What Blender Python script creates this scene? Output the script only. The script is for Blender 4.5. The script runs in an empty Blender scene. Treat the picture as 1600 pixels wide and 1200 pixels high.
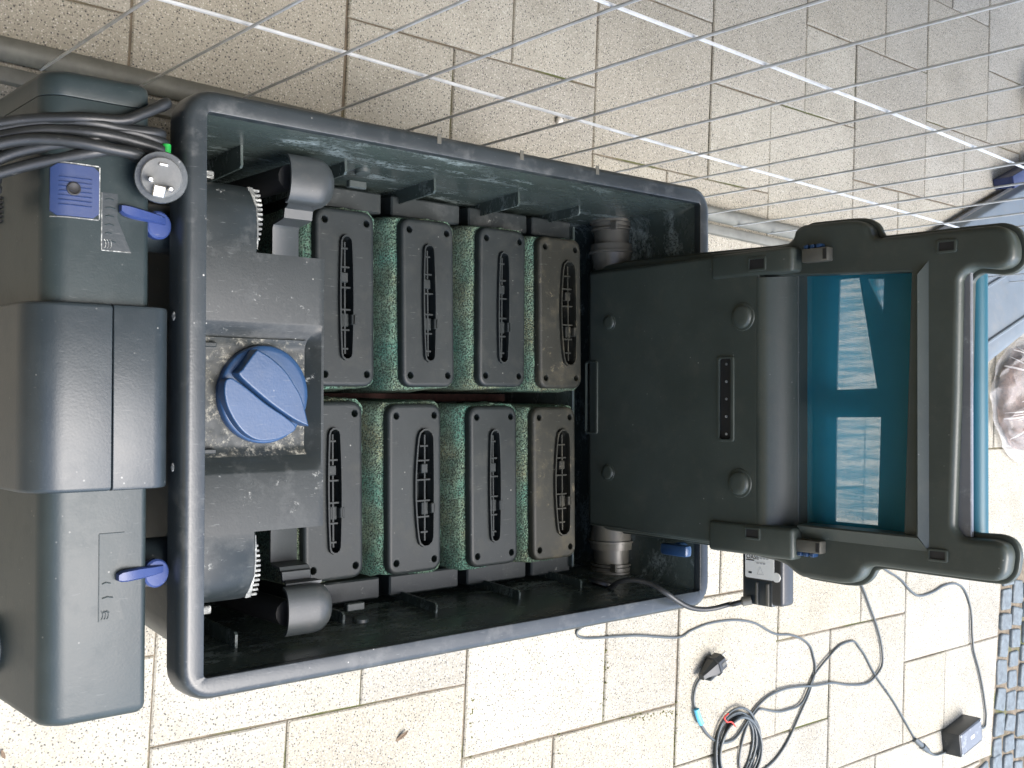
import bpy, bmesh, math, random
from mathutils import Vector, Matrix, noise
from mathutils.geometry import tessellate_polygon
R = math.radians
rng = random.Random(7)
S = bpy.context.scene
C = S.collection

# ------------------------------------------------------------ camera, sky, sun, exposure
cam_d = bpy.data.cameras.new('camera')
cam = bpy.data.objects.new('camera', cam_d); C.objects.link(cam)
cam_d.sensor_width = 36.0
cam_d.lens = 38.678
cam_d.clip_start = 0.02; cam_d.clip_end = 500
cam.matrix_world = Matrix(((0.751849, -0.010877, -0.659245, -0.451477), (0.003132, 0.999912, -0.012926, -0.003094), (0.659327, 0.007654, 0.751817, 1.431431), (0, 0, 0, 1)))
S.camera = cam

SUN_EL, SUN_AZ = 72.0, -62.0            # azimuth in the XY plane, light comes from there
w = bpy.data.worlds.new('World'); S.world = w; w.use_nodes = True
nt = w.node_tree; nt.nodes.clear()
sky = nt.nodes.new('ShaderNodeTexSky'); sky.sky_type = 'NISHITA'; sky.sun_disc = False
sky.sun_elevation = R(SUN_EL); sky.sun_rotation = R(90 - SUN_AZ)
sky.air_density = 1.0; sky.dust_density = 3.0; sky.ozone_density = 1.3
bg = nt.nodes.new('ShaderNodeBackground'); bg.inputs['Strength'].default_value = 0.15
wo = nt.nodes.new('ShaderNodeOutputWorld')
nt.links.new(sky.outputs[0], bg.inputs['Color']); nt.links.new(bg.outputs[0], wo.inputs['Surface'])
sun_d = bpy.data.lights.new('sun', 'SUN'); sun_d.energy = 1.15; sun_d.angle = R(42); sun_d.color = (1.0, 0.99, 0.97)
sun = bpy.data.objects.new('sun', sun_d); C.objects.link(sun)
sd = Vector((math.cos(R(SUN_EL))*math.cos(R(SUN_AZ)), math.cos(R(SUN_EL))*math.sin(R(SUN_AZ)), math.sin(R(SUN_EL))))
sun.rotation_euler = sd.to_track_quat('Z', 'Y').to_euler()
S.view_settings.view_transform = 'Standard'; S.view_settings.look = 'None'
S.view_settings.gamma = 1.0; S.view_settings.use_curve_mapping = False
S.view_settings.exposure = 1.95

# ------------------------------------------------------------ materials
def new_mat(name):
    m = bpy.data.materials.new(name); m.use_nodes = True
    t = m.node_tree; b = t.nodes['Principled BSDF']
    return m, t, b
def nd(t, typ, **kw):
    n = t.nodes.new(typ)
    for k, v in kw.items():
        if k in n.inputs: n.inputs[k].default_value = v
        else: setattr(n, k, v)
    return n
def coords(t, rnd=True):
    tc = t.nodes.new('ShaderNodeTexCoord')
    if not rnd: return tc.outputs['Object']
    oi = t.nodes.new('ShaderNodeObjectInfo')
    mu = nd(t, 'ShaderNodeVectorMath', operation='SCALE'); mu.inputs['Scale'].default_value = 37.0
    cb = t.nodes.new('ShaderNodeCombineXYZ')
    for i in range(3): t.links.new(oi.outputs['Random'], cb.inputs[i])
    t.links.new(cb.outputs[0], mu.inputs[0])
    ad = nd(t, 'ShaderNodeVectorMath', operation='ADD')
    t.links.new(tc.outputs['Object'], ad.inputs[0]); t.links.new(mu.outputs[0], ad.inputs[1])
    return ad.outputs[0]
def ramp(t, src, stops):
    r = t.nodes.new('ShaderNodeValToRGB')
    e = r.color_ramp.elements
    while len(e) < len(stops): e.new(0.5)
    for el, (p, c) in zip(e, stops):
        el.position = p; el.color = (*c, 1) if len(c) == 3 else c
    t.links.new(src, r.inputs[0]); return r
def g(v): return (v, v, v)
def noise_tex(t, co, scale, detail=4, rough=0.6, stretch=None):
    n = nd(t, 'ShaderNodeTexNoise'); n.inputs['Scale'].default_value = scale
    n.inputs['Detail'].default_value = detail; n.inputs['Roughness'].default_value = rough
    if stretch:
        mp = t.nodes.new('ShaderNodeMapping'); mp.inputs['Scale'].default_value = stretch
        t.links.new(co, mp.inputs['Vector']); co = mp.outputs[0]
    t.links.new(co, n.inputs['Vector']); return n.outputs['Fac']
def mix(t, fac, a, b):
    m = nd(t, 'ShaderNodeMix', data_type='RGBA')
    if hasattr(fac, 'is_linked') or hasattr(fac, 'links'): t.links.new(fac, m.inputs[0])
    else: m.inputs[0].default_value = fac
    for s, i in ((a, 6), (b, 7)):
        if isinstance(s, tuple): m.inputs[i].default_value = (*s, 1)
        else: t.links.new(s, m.inputs[i])
    return m.outputs[2]
def mth(t, op, a, b=0.0):
    m = nd(t, 'ShaderNodeMath', operation=op)
    for s, i in ((a, 0), (b, 1)):
        if isinstance(s, (int, float)): m.inputs[i].default_value = s
        else: t.links.new(s, m.inputs[i])
    return m.outputs[0]
def bump(t, b, h, strength, dist):
    n = t.nodes.new('ShaderNodeBump'); n.inputs['Strength'].default_value = strength; n.inputs['Distance'].default_value = dist
    t.links.new(h, n.inputs['Height']); t.links.new(n.outputs[0], b.inputs['Normal'])

def plastic(name, col, rough=0.4, dust=0.25, lime=0.0, grime=(0.16, 0.14, 0.11), lime_col=(0.42, 0.43, 0.40), stretch=None, speck=1.0, spec=0.5, lsc=34):
    """aged moulded plastic: soft mottling, dusty film, pale specks and, if asked, limescale crust"""
    m, t, b = new_mat(name)
    co = coords(t)
    big = noise_tex(t, co, 9, 5, 0.65, stretch)
    fine = noise_tex(t, co, 420, 2, 0.5)
    c = mix(t, ramp(t, big, [(0.3, g(0)), (0.75, g(1))]).outputs[0], col, tuple(x*1.35+0.004 for x in col))
    film = mth(t, 'MULTIPLY', ramp(t, noise_tex(t, co, 26, 6, 0.72, stretch), [(0.52, g(0)), (0.80, g(1))]).outputs[0], dust)
    c = mix(t, film, c, grime)
    v = nd(t, 'ShaderNodeTexVoronoi', feature='F1'); v.inputs['Scale'].default_value = 75; t.links.new(co, v.inputs['Vector'])
    sp = ramp(t, v.outputs['Distance'], [(0.045, g(1)), (0.085, g(0))]).outputs[0]
    gate = ramp(t, noise_tex(t, co, 18, 2), [(0.50, g(0)), (0.66, g(1))]).outputs[0]
    sp = mth(t, 'MULTIPLY', mth(t, 'MULTIPLY', sp, gate), 0.55*speck)
    c = mix(t, sp, c, (0.40, 0.40, 0.37))
    # fine scuff lines
    sc = noise_tex(t, co, 60, 3, 0.6, (1.0, 9.0, 5.0))
    scf = mth(t, 'MULTIPLY', ramp(t, sc, [(0.66, g(0)), (0.74, g(1))]).outputs[0], 0.20*speck)
    c = mix(t, scf, c, (0.22, 0.23, 0.22))
    rr = mth(t, 'ADD', mth(t, 'MULTIPLY', big, 0.16), rough-0.08)
    rr = mth(t, 'ADD', rr, mth(t, 'MULTIPLY', film, 0.35))
    h = mth(t, 'ADD', mth(t, 'MULTIPLY', fine, 0.25), mth(t, 'MULTIPLY', noise_tex(t, co, 30, 3), 0.5))
    if lime > 0:
        ln = noise_tex(t, co, lsc, 8, 0.78, stretch)
        lf = ramp(t, ln, [(0.62-0.24*lime, g(0)), (0.70-0.20*lime, g(1))]).outputs[0]
        lf2 = mth(t, 'MULTIPLY', lf, ramp(t, noise_tex(t, co, 260, 4, 0.7), [(0.40, g(0)), (0.55, g(1))]).outputs[0])
        lf2 = mth(t, 'MULTIPLY', lf2, 0.8)
        c = mix(t, lf2, c, lime_col)
        rr = mth(t, 'ADD', rr, mth(t, 'MULTIPLY', lf2, 0.4))
        h = mth(t, 'ADD', h, mth(t, 'MULTIPLY', lf2, 0.6))
    t.links.new(c, b.inputs['Base Color']); t.links.new(rr, b.inputs['Roughness'])
    b.inputs['Specular IOR Level'].default_value = spec
    bump(t, b, h, 0.18, 0.002)
    return m
BK = (0.019, 0.025, 0.025)
M = {}
M['tub'] = plastic('tub_plastic', (0.024, 0.032, 0.030), 0.42, 0.22, grime=(0.11, 0.12, 0.12))
M['rim'] = plastic('rim_plastic', (0.019, 0.0245, 0.0270), 0.30, 0.55, grime=(0.13, 0.135, 0.13), speck=1.6)
M['tub_in'] = plastic('tub_inside_plastic', (0.031, 0.042, 0.038), 0.25, 0.35, 0.34, grime=(0.07, 0.085, 0.075), lime_col=(0.24, 0.29, 0.285), stretch=(0.6, 1, 2.2), lsc=11)
M['uv'] = plastic('clarifier_plastic', (0.0155, 0.0245, 0.0260), 0.42, 0.30, grime=(0.055, 0.064, 0.062), speck=0.7, spec=0.42)
M['band'] = plastic('band_plastic', (0.015, 0.022, 0.026), 0.38, 0.25, grime=(0.05, 0.06, 0.062), speck=1.0)
M['lid'] = plastic('screen_housing_plastic', (0.034, 0.043, 0.036), 0.44, 0.30, grime=(0.11, 0.105, 0.08), speck=0.9)
M['plate'] = plastic('distributor_plastic', (0.0125, 0.0165, 0.0170), 0.42, 0.80, 0.03, grime=(0.075, 0.08, 0.078), speck=1.4, spec=0.34)
M['crust'] = plastic('crusted_plastic', (0.0125, 0.0165, 0.0165), 0.55, 0.8, 0.50, grime=(0.075, 0.07, 0.05), lime_col=(0.28, 0.27, 0.225), lsc=80)
M['lime'] = plastic('limed_plastic', (0.10, 0.105, 0.10), 0.60, 0.5, 0.7, grime=(0.22, 0.22, 0.20), lime_col=(0.50, 0.51, 0.47))
M['cap'] = plastic('cap_plastic', (0.0100, 0.0135, 0.0140), 0.46, 0.35, grime=(0.055, 0.056, 0.046), speck=1.1, spec=0.27)
M['cap_dirty'] = plastic('dirty_cap_plastic', (0.014, 0.0150, 0.0115), 0.55, 0.75, 0.10, grime=(0.080, 0.070, 0.045), lime_col=(0.18, 0.155, 0.10), spec=0.3)
M['strap'] = plastic('strap_plastic', (0.028, 0.033, 0.034), 0.40, 0.30, grime=(0.13, 0.12, 0.10))
M['blue'] = plastic('blue_plastic', (0.013, 0.041, 0.098), 0.36, 0.35, grime=(0.075, 0.095, 0.13), speck=1.3)
M['badge'] = plastic('blue_badge_plastic', (0.012, 0.027, 0.085), 0.42, 0.08, speck=0.3)
M['lever'] = plastic('blue_lever_plastic', (0.016, 0.033, 0.115), 0.38, 0.40, grime=(0.08, 0.09, 0.13), speck=1.6)
M['grey'] = plastic('grey_tub_plastic', (0.115, 0.135, 0.145), 0.42, 0.45, grime=(0.25, 0.24, 0.21))
M['greyrim'] = plastic('grey_tub_rim', (0.055, 0.055, 0.05), 0.6, 0.6, grime=(0.12, 0.10, 0.075))
M['navy'] = plastic('navy_plastic', (0.012, 0.022, 0.075), 0.4, 0.2)
M['rubber'] = plastic('cable_rubber', (0.011, 0.013, 0.014), 0.42, 0.22, grime=(0.09, 0.09, 0.085), speck=1.2)
M['cord'] = plastic('grey_cable', (0.055, 0.065, 0.066), 0.30, 0.2)
M['pipe'] = plastic('pipe_plastic', (0.075, 0.073, 0.060), 0.36, 0.35, grime=(0.14, 0.13, 0.10))
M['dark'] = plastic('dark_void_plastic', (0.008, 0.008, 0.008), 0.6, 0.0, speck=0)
M['trafo'] = plastic('transformer_plastic', (0.018, 0.02, 0.02), 0.38, 0.15)
M['foil'] = plastic('silvery_label', (0.12, 0.125, 0.13), 0.20, 0.9, grime=(0.30, 0.31, 0.32))
M['clearcap'] = plastic('plug_shell', (0.045, 0.052, 0.052), 0.22, 0.4, grime=(0.15, 0.16, 0.155))
M['plugface'] = plastic('plug_face', (0.085, 0.090, 0.088), 0.45, 0.3, grime=(0.34, 0.33, 0.30))
def simple(name, col, rough=0.5, metal=0.0, var=0.25, scale=40):
    m, t, b = new_mat(name); co = coords(t)
    n = noise_tex(t, co, scale, 5, 0.65)
    c = mix(t, ramp(t, n, [(0.3, g(0)), (0.7, g(1))]).outputs[0], tuple(x*(1-var) for x in col), tuple(min(1, x*(1+var)) for x in col))
    t.links.new(c, b.inputs['Base Color']); b.inputs['Roughness'].default_value = rough; b.inputs['Metallic'].default_value = metal
    bump(t, b, n, 0.15, 0.001)
    return m
M['galv'] = simple('galvanised_steel', (0.52, 0.54, 0.54), 0.45, 0.30, 0.25, 25)
M['rail'] = simple('weathered_zinc', (0.145, 0.145, 0.122), 0.6, 0.15, 0.2, 30)
M['pin'] = simple('nickel', (0.75, 0.74, 0.70), 0.22, 0.9, 0.05)
M['white'] = simple('white_sticker', (0.78, 0.78, 0.72), 0.4, 0, 0.04)
M['ink'] = simple('black_ink', (0.03, 0.03, 0.03), 0.5)
M['paleink'] = simple('grey_ink', (0.42, 0.42, 0.40), 0.5)
M['tag'] = simple('light_blue_tape', (0.10, 0.42, 0.60), 0.4)
M['green'] = simple('green_sleeve', (0.01, 0.30, 0.045), 0.4)
M['red'] = simple('red_tie', (0.55, 0.035, 0.02), 0.4)
M['leaf'] = simple('dead_leaf', (0.13, 0.09, 0.055), 0.8, 0, 0.4, 90)
M['stone'] = simple('white_pebble', (0.62, 0.60, 0.54), 0.7, 0, 0.15)
M['redfoam'] = simple('dark_red_foam', (0.030, 0.011, 0.008), 0.95, 0, 0.6, 160)
M['straw'] = simple('dry_grass', (0.20, 0.16, 0.09), 0.85, 0, 0.4, 120)

def mat_slab(name='washed_concrete', base=(0.328, 0.314, 0.264)):
    m, t, b = new_mat(name); tc = t.nodes.new('ShaderNodeTexCoord'); oi = t.nodes.new('ShaderNodeObjectInfo')
    co = coords(t)
    tone = ramp(t, oi.outputs['Random'], [(0.0, tuple(x*0.84 for x in base)), (0.3, (base[0]*0.97, base[1]*0.93, base[2]*0.84)), (0.6, base), (1.0, (base[0]*1.10, base[1]*1.09, base[2]*1.04))]).outputs[0]
    grain = noise_tex(t, co, 430, 3, 0.6)
    c = mix(t, ramp(t, grain, [(0.35, g(0)), (0.65, g(1))]).outputs[0], mix(t, 0.20, tone, (0.16, 0.14, 0.11)), mix(t, 0.30, tone, (0.46, 0.43, 0.36)))
    stain = ramp(t, noise_tex(t, co, 7, 5, 0.6), [(0.45, g(0)), (0.75, g(1))]).outputs[0]
    c = mix(t, mth(t, 'MULTIPLY', stain, 0.55), c, (0.215, 0.20, 0.155))
    # dark and pale aggregate chips
    for sc, lo, hi, colr, amt in ((185, 0.16, 0.30, (0.05, 0.05, 0.05), 0.9), (210, 0.15, 0.30, (0.56, 0.53, 0.46), 0.75), (260, 0.20, 0.34, (0.11, 0.10, 0.085), 0.65), (290, 0.20, 0.30, (0.50, 0.46, 0.38), 0.6)):
        v = nd(t, 'ShaderNodeTexVoronoi', feature='F1'); v.inputs['Scale'].default_value = sc; v.inputs['Randomness'].default_value = 1
        t.links.new(co, v.inputs['Vector'])
        d = ramp(t, v.outputs['Distance'], [(lo, g(1)), (hi, g(0))]).outputs[0]
        pick = nd(t, 'ShaderNodeSeparateColor'); t.links.new(v.outputs['Color'], pick.inputs[0])
        d = mth(t, 'MULTIPLY', d, mth(t, 'GREATER_THAN', pick.outputs[0], 0.15))
        c = mix(t, mth(t, 'MULTIPLY', d, amt), c, colr)
    t.links.new(c, b.inputs['Base Color']); b.inputs['Roughness'].default_value = 0.85; b.inputs['Specular IOR Level'].default_value = 0.25
    bump(t, b, mth(t, 'ADD', grain, noise_tex(t, co, 120, 3)), 0.35, 0.0015)
    return m
M['slab'] = mat_slab()
def mat_soil():
    m, t, b = new_mat('joint_soil'); co = coords(t, False)
    n = noise_tex(t, co, 60, 6, 0.7); n2 = noise_tex(t, co, 5, 4, 0.6)
    c = mix(t, ramp(t, n, [(0.3, g(0)), (0.7, g(1))]).outputs[0], (0.07, 0.058, 0.042), (0.22, 0.18, 0.125))
    c = mix(t, ramp(t, n2, [(0.52, g(0)), (0.62, g(1))]).outputs[0], c, (0.075, 0.085, 0.025))
    t.links.new(c, b.inputs['Base Color']); b.inputs['Roughness'].default_value = 0.95
    bump(t, b, n, 0.5, 0.004); return m
M['soil'] = mat_soil()
M['moss'] = simple('joint_moss', (0.095, 0.095, 0.030), 0.95, 0, 0.5, 200)
M['cobble'] = simple('bluish_cobble', (0.105, 0.125, 0.13), 0.6, 0, 0.4, 55)
M['cobblesand'] = simple('cobble_joint_sand', (0.22, 0.19, 0.13), 0.95, 0, 0.4, 90)
def mat_foam():
    m, t, b = new_mat('green_filter_foam'); co = coords(t)
    v = nd(t, 'ShaderNodeTexVoronoi', feature='F1'); v.inputs['Scale'].default_value = 430; t.links.new(co, v.inputs['Vector'])
    pore = ramp(t, v.outputs['Distance'], [(0.22, g(0)), (0.60, g(1))]).outputs[0]
    sed = ramp(t, noise_tex(t, co, 11, 5, 0.65), [(0.38, g(0)), (0.62, g(1))]).outputs[0]
    base = mix(t, mth(t, 'MULTIPLY', sed, 0.85), (0.056, 0.185, 0.135), (0.165, 0.150, 0.075))
    fleck = ramp(t, noise_tex(t, co, 500, 3, 0.7), [(0.45, g(0)), (0.70, g(1))]).outputs[0]
    base = mix(t, mth(t, 'MULTIPLY', fleck, 0.75), base, (0.27, 0.42, 0.33))
    c = mix(t, pore, (0.016, 0.032, 0.024), base)
    t.links.new(c, b.inputs['Base Color']); b.inputs['Roughness'].default_value = 0.8
    bump(t, b, mth(t, 'ADD', pore, fleck), 0.9, 0.003); return m
M['foam'] = mat_foam()
def mat_mesh(name, alpha, moire, col=(0.018, 0.225, 0.325), transl=0.35):
    """woven nylon screen cloth: part thread (blue, also lit through), part open holes"""
    m, t, b = new_mat(name); t.nodes.remove(b); out = t.nodes['Material Output']
    co = coords(t, False)
    d = nd(t, 'ShaderNodeBsdfPrincipled'); d.inputs['Roughness'].default_value = 0.42
    n = noise_tex(t, co, 22, 5, 0.7, (1, 1, 2)); dirt = ramp(t, n, [(0.35, g(0)), (0.8, g(1))]).outputs[0]
    c = mix(t, mth(t, 'MULTIPLY', dirt, 0.18), col, tuple(x*1.7 for x in col))
    t.links.new(c, d.inputs['Base Color'])
    tl = nd(t, 'ShaderNodeBsdfTranslucent'); tl.inputs['Color'].default_value = (0.04, 0.42, 0.58, 1)
    mx = nd(t, 'ShaderNodeMixShader'); mx.inputs[0].default_value = transl
    t.links.new(d.outputs[0], mx.inputs[1]); t.links.new(tl.outputs[0], mx.inputs[2])
    tr = nd(t, 'ShaderNodeBsdfTransparent')
    m2 = nd(t, 'ShaderNodeMixShader')
    if moire:
        wv = noise_tex(t, co, 1.0, 3, 0.55, (1, 150, 14))  # bands put into the opacity imitate moire light between the two cloths
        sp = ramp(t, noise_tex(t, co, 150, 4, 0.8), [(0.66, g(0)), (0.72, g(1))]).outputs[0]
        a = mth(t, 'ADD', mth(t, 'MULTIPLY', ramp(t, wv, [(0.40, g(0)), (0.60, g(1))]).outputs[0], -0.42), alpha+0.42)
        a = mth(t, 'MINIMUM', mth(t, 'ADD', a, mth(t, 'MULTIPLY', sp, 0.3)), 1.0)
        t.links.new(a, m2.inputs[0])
    else:
        m2.inputs[0].default_value = alpha
    t.links.new(tr.outputs[0], m2.inputs[1]); t.links.new(mx.outputs[0], m2.inputs[2])
    t.links.new(m2.outputs[0], out.inputs['Surface']); return m
M['mesh'] = mat_mesh('blue_screen_cloth', 0.56, False)
M['mesh_belt'] = mat_mesh('blue_belt_cloth', 0.95, False, (0.004, 0.078, 0.112), 0.06)
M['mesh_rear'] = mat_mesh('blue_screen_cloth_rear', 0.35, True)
def mat_film():
    m, t, b = new_mat('clear_film'); co = coords(t)
    b.inputs['Base Color'].default_value = (0.70, 0.68, 0.65, 1); b.inputs['Roughness'].default_value = 0.22
    b.inputs['Alpha'].default_value = 0.24; bump(t, b, noise_tex(t, co, 45, 3), 0.35, 0.006); return m
M['film'] = mat_film()
M['crease'] = simple('bag_crease', (0.62, 0.58, 0.54), 0.3, 0, 0.1)
M['clay'] = simple('brown_bark', (0.155, 0.105, 0.085), 0.85, 0, 0.45, 70)
M['bounce_wall'] = simple('bounce_wall_render', (0.66, 0.52, 0.30), 0.9, 0, 0.08, 20)
M['shade_wall'] = simple('shade_wall_render', (0.26, 0.195, 0.10), 0.9, 0, 0.1, 20)
M['shade_boards'] = simple('shade_roof_boards', (0.20, 0.14, 0.065), 0.7, 0, 0.25, 12)

# ------------------------------------------------------------ mesh helpers
def link(name, me, mat, parent=None):
    o = bpy.data.objects.new(name, me); C.objects.link(o)
    mats = mat if isinstance(mat, (list, tuple)) else [mat]
    if not me.materials:
        for m in mats: me.materials.append(m)
    if parent is not None: o.parent = parent
    return o
def obj(name, bm, mat, parent=None, smooth=35):
    bmesh.ops.recalc_face_normals(bm, faces=bm.faces)
    me = bpy.data.meshes.new(name); bm.to_mesh(me); bm.free()
    if smooth:
        for p in me.polygons: p.use_smooth = True
        me.set_sharp_from_angle(angle=R(smooth))
    return link(name, me, mat, parent)
def thing(name, label, cat, loc=(0, 0, 0), rz=0.0, group=None):
    o = bpy.data.objects.new(name, None); C.objects.link(o)
    o.location = loc; o.rotation_euler = (0, 0, rz); o.empty_display_size = 0.05
    o['label'] = label; o['category'] = cat
    if group: o['group'] = group
    return o
def tag(o, label, cat, group=None):
    o['label'] = label; o['category'] = cat
    if group: o['group'] = group
    return o
def box(bm, x0, x1, y0, y1, z0, z1, bev=0.0, seg=2, mat=None):
    r = bmesh.ops.create_cube(bm, size=1.0)
    vs = r['verts']
    T = Matrix.Translation(((x0+x1)/2, (y0+y1)/2, (z0+z1)/2)) @ Matrix.Diagonal((x1-x0, y1-y0, z1-z0, 1))
    if mat is not None: T = mat @ T
    bmesh.ops.transform(bm, matrix=T, verts=vs)
    if bev > 0:
        es = list({e for v in vs for e in v.link_edges})
        bmesh.ops.bevel(bm, geom=es, offset=bev, segments=seg, profile=0.5, affect='EDGES', clamp_overlap=True)
    return bm
def boxbm(*a, **k):
    bm = bmesh.new(); box(bm, *a, **k); return bm
def rrect(x0, x1, y0, y1, r, n=5):
    pts = []
    for cx, cy, a0 in ((x1-r, y1-r, 0), (x0+r, y1-r, 90), (x0+r, y0+r, 180), (x1-r, y0+r, 270)):
        for i in range(n+1):
            a = R(a0+90*i/n); pts.append((cx+r*math.cos(a), cy+r*math.sin(a)))
    return pts
def circ(cx, cy, r, n=12, ry=None):
    return [(cx+r*math.cos(2*math.pi*i/n), cy+(ry or r)*math.sin(2*math.pi*i/n)) for i in range(n)]
def area(p): return 0.5*sum(p[i][0]*p[(i+1) % len(p)][1]-p[(i+1) % len(p)][0]*p[i][1] for i in range(len(p)))
def fillet(p, r, n=4):
    """round the corners of a loop"""
    out = []; N = len(p)
    for i in range(N):
        a, b, c = Vector(p[i-1]), Vector(p[i]), Vector(p[(i+1) % N])
        d = min(r, 0.45*(a-b).length, 0.45*(c-b).length)
        s_ = b+(a-b).normalized()*d; e_ = b+(c-b).normalized()*d
        for k in range(n+1):
            t = k/n; q = s_*(1-t)**2+b*2*t*(1-t)+e_*t*t; out.append((q.x, q.y))
    return out
def inset(p, d):
    """move a CCW loop inwards by d"""
    n = len(p); out = []
    for i in range(n):
        a, b, c = Vector(p[i-1]), Vector(p[i]), Vector(p[(i+1) % n])
        u = (b-a).normalized() if (b-a).length > 1e-9 else Vector((1, 0)); v = (c-b).normalized() if (c-b).length > 1e-9 else u
        n1 = Vector((-u.y, u.x)); n2 = Vector((-v.y, v.x)); m = n1+n2
        k = max(1+n1.dot(n2), 0.5)
        q = b+m*(d/k); out.append((q.x, q.y))
    return out
def plate(bm, outer, holes, z0, z1, rnd=0.0, seg=2, fn=None, bottom=True, hole_depth=None, hrnd=0.0):
    """flat plate with holes; upper outer edge rounded by rnd. fn maps (a,b,h) to a point"""
    fn = fn or (lambda a, b, h: (a, b, h))
    if area(outer) < 0: outer = outer[::-1]
    holes = [h if area(h) > 0 else h[::-1] for h in holes]
    loops = [(outer, z0)]
    if rnd > 0:
        loops.append((outer, z1-rnd))
        for i in range(1, seg+1):
            a = math.pi/2*i/seg
            loops.append((inset(outer, rnd*(1-math.cos(a))), z1-rnd+rnd*math.sin(a)))
        loops.append((inset(loops[-1][0], min(0.0012, rnd*0.4)), z1))
    else: loops.append((outer, z1))
    rings = [[bm.verts.new(fn(x, y, h)) for x, y in L] for L, h in loops]
    for A, B in zip(rings, rings[1:]):
        n = len(A)
        for i in range(n): bm.faces.new((A[i], A[(i+1) % n], B[(i+1) % n], B[i]))
    top = loops[-1][0]
    hr_top = []; hr_bot = []
    for h in holes:
        if hrnd > 0:
            ho = inset(h, -hrnd)
            t_ = [bm.verts.new(fn(x, y, z1)) for x, y in ho]
            m_ = [bm.verts.new(fn(x, y, z1-hrnd)) for x, y in h]
            n = len(t_)
            for i in range(n): bm.faces.new((t_[(i+1) % n], t_[i], m_[i], m_[(i+1) % n]))
        else:
            t_ = m_ = [bm.verts.new(fn(x, y, z1)) for x, y in h]
        b_ = [bm.verts.new(fn(x, y, z0)) for x, y in h]
        n = len(t_)
        for i in range(n): bm.faces.new((m_[(i+1) % n], m_[i], b_[i], b_[(i+1) % n]))
        hr_top.append(t_); hr_bot.append(b_)
    def fill(outer_v, outer_p, hv, hp):
        allv = list(outer_v)+[v for h in hv for v in h]
        polys = [[Vector((x, y, 0)) for x, y in outer_p]]+[[Vector((x, y, 0)) for x, y in h] for h in hp]
        for tri in tessellate_polygon(polys):
            try: bm.faces.new([allv[i] for i in tri])
            except ValueError: pass
    htop = [inset(h, -hrnd) if hrnd > 0 else h for h in holes]
    fill(rings[-1], top, hr_top, htop)
    if bottom: fill(rings[0], outer, hr_bot, holes)
    return bm
def tube(bm, pts, r, n=8, cyclic=False, cap=True, rads=None):
    pts = [Vector(p) for p in pts]; N = len(pts); rings = []
    up = Vector((0, 0, 1)); prev = None
    for i, p in enumerate(pts):
        a = pts[i-1] if (i > 0 or cyclic) else p; b = pts[(i+1) % N] if (i < N-1 or cyclic) else p
        t = (b-a).normalized()
        if prev is None:
            s = t.cross(up)
            if s.length < 1e-3: s = t.cross(Vector((1, 0, 0)))
            s.normalize()
        else:
            s = prev-t*prev.dot(t); s.normalize()
        prev = s; q = t.cross(s)
        rr = rads[i] if rads else r
        rings.append([bm.verts.new(p+(s*math.cos(2*math.pi*k/n)+q*math.sin(2*math.pi*k/n))*rr) for k in range(n)])
    for i in range(N if cyclic else N-1):
        A, B = rings[i], rings[(i+1) % N]
        for k in range(n): bm.faces.new((A[k], A[(k+1) % n], B[(k+1) % n], B[k]))
    if cap and not cyclic:
        bm.faces.new(rings[0][::-1]); bm.faces.new(rings[-1])
    return bm
def spline(pts, sub=8, cyclic=False):
    pts = [Vector(p) for p in pts]; N = len(pts); out = []
    for i in range(N if cyclic else N-1):
        if cyclic: p0, p1, p2, p3 = pts[i-1], pts[i], pts[(i+1) % N], pts[(i+2) % N]
        else: p0, p1, p2, p3 = pts[max(i-1, 0)], pts[i], pts[i+1], pts[min(i+2, N-1)]
        for k in range(sub):
            t = k/sub
            out.append(0.5*((2*p1)+(p2-p0)*t+(2*p0-5*p1+4*p2-p3)*t*t+(3*p1-p0-3*p2+p3)*t**3))
    if not cyclic: out.append(pts[-1])
    return out
def lathe(bm, prof, axis_o, axis_d, n=24, caps=True):
    """prof: list of (distance along axis, radius)"""
    o = Vector(axis_o); d = Vector(axis_d).normalized()
    s = d.orthogonal().normalized(); q = d.cross(s); rings = []
    for h, r in prof:
        rings.append([bm.verts.new(o+d*h+(s*math.cos(2*math.pi*k/n)+q*math.sin(2*math.pi*k/n))*max(r, 1e-5)) for k in range(n)])
    for A, B in zip(rings, rings[1:]):
        for k in range(n): bm.faces.new((A[k], A[(k+1) % n], B[(k+1) % n], B[k]))
    if caps:
        bm.faces.new(rings[0][::-1]); bm.faces.new(rings[-1])
    return bm
def loft(bm, rings, closed=True, cap0=False, cap1=False):
    rv = [[bm.verts.new(p) for p in r] for r in rings]; n = len(rings[0])
    for A, B in zip(rv, rv[1:]):
        for k in range(n if closed else n-1): bm.faces.new((A[k], A[(k+1) % n], B[(k+1) % n], B[k]))
    if cap0: bm.faces.new(rv[0][::-1])
    if cap1: bm.faces.new(rv[-1])
    return rv
def copy_tree(o, parent=None):
    c = o.copy(); C.objects.link(c)
    if parent is not None: c.parent = parent
    for ch in list(o.children): copy_tree(ch, c)
    return c
def clip_poly(poly, a, b):
    """keep the side to the left of a->b"""
    out = []; ax, ay = a; dx, dy = b[0]-ax, b[1]-ay
    f = lambda p: dx*(p[1]-ay)-dy*(p[0]-ax)
    for i in range(len(poly)):
        p, q = poly[i], poly[(i+1) % len(poly)]; fp, fq = f(p), f(q)
        if fp >= 0: out.append(p)
        if fp*fq < 0:
            t = fp/(fp-fq); out.append((p[0]+(q[0]-p[0])*t, p[1]+(q[1]-p[1])*t))
    return out

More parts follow.
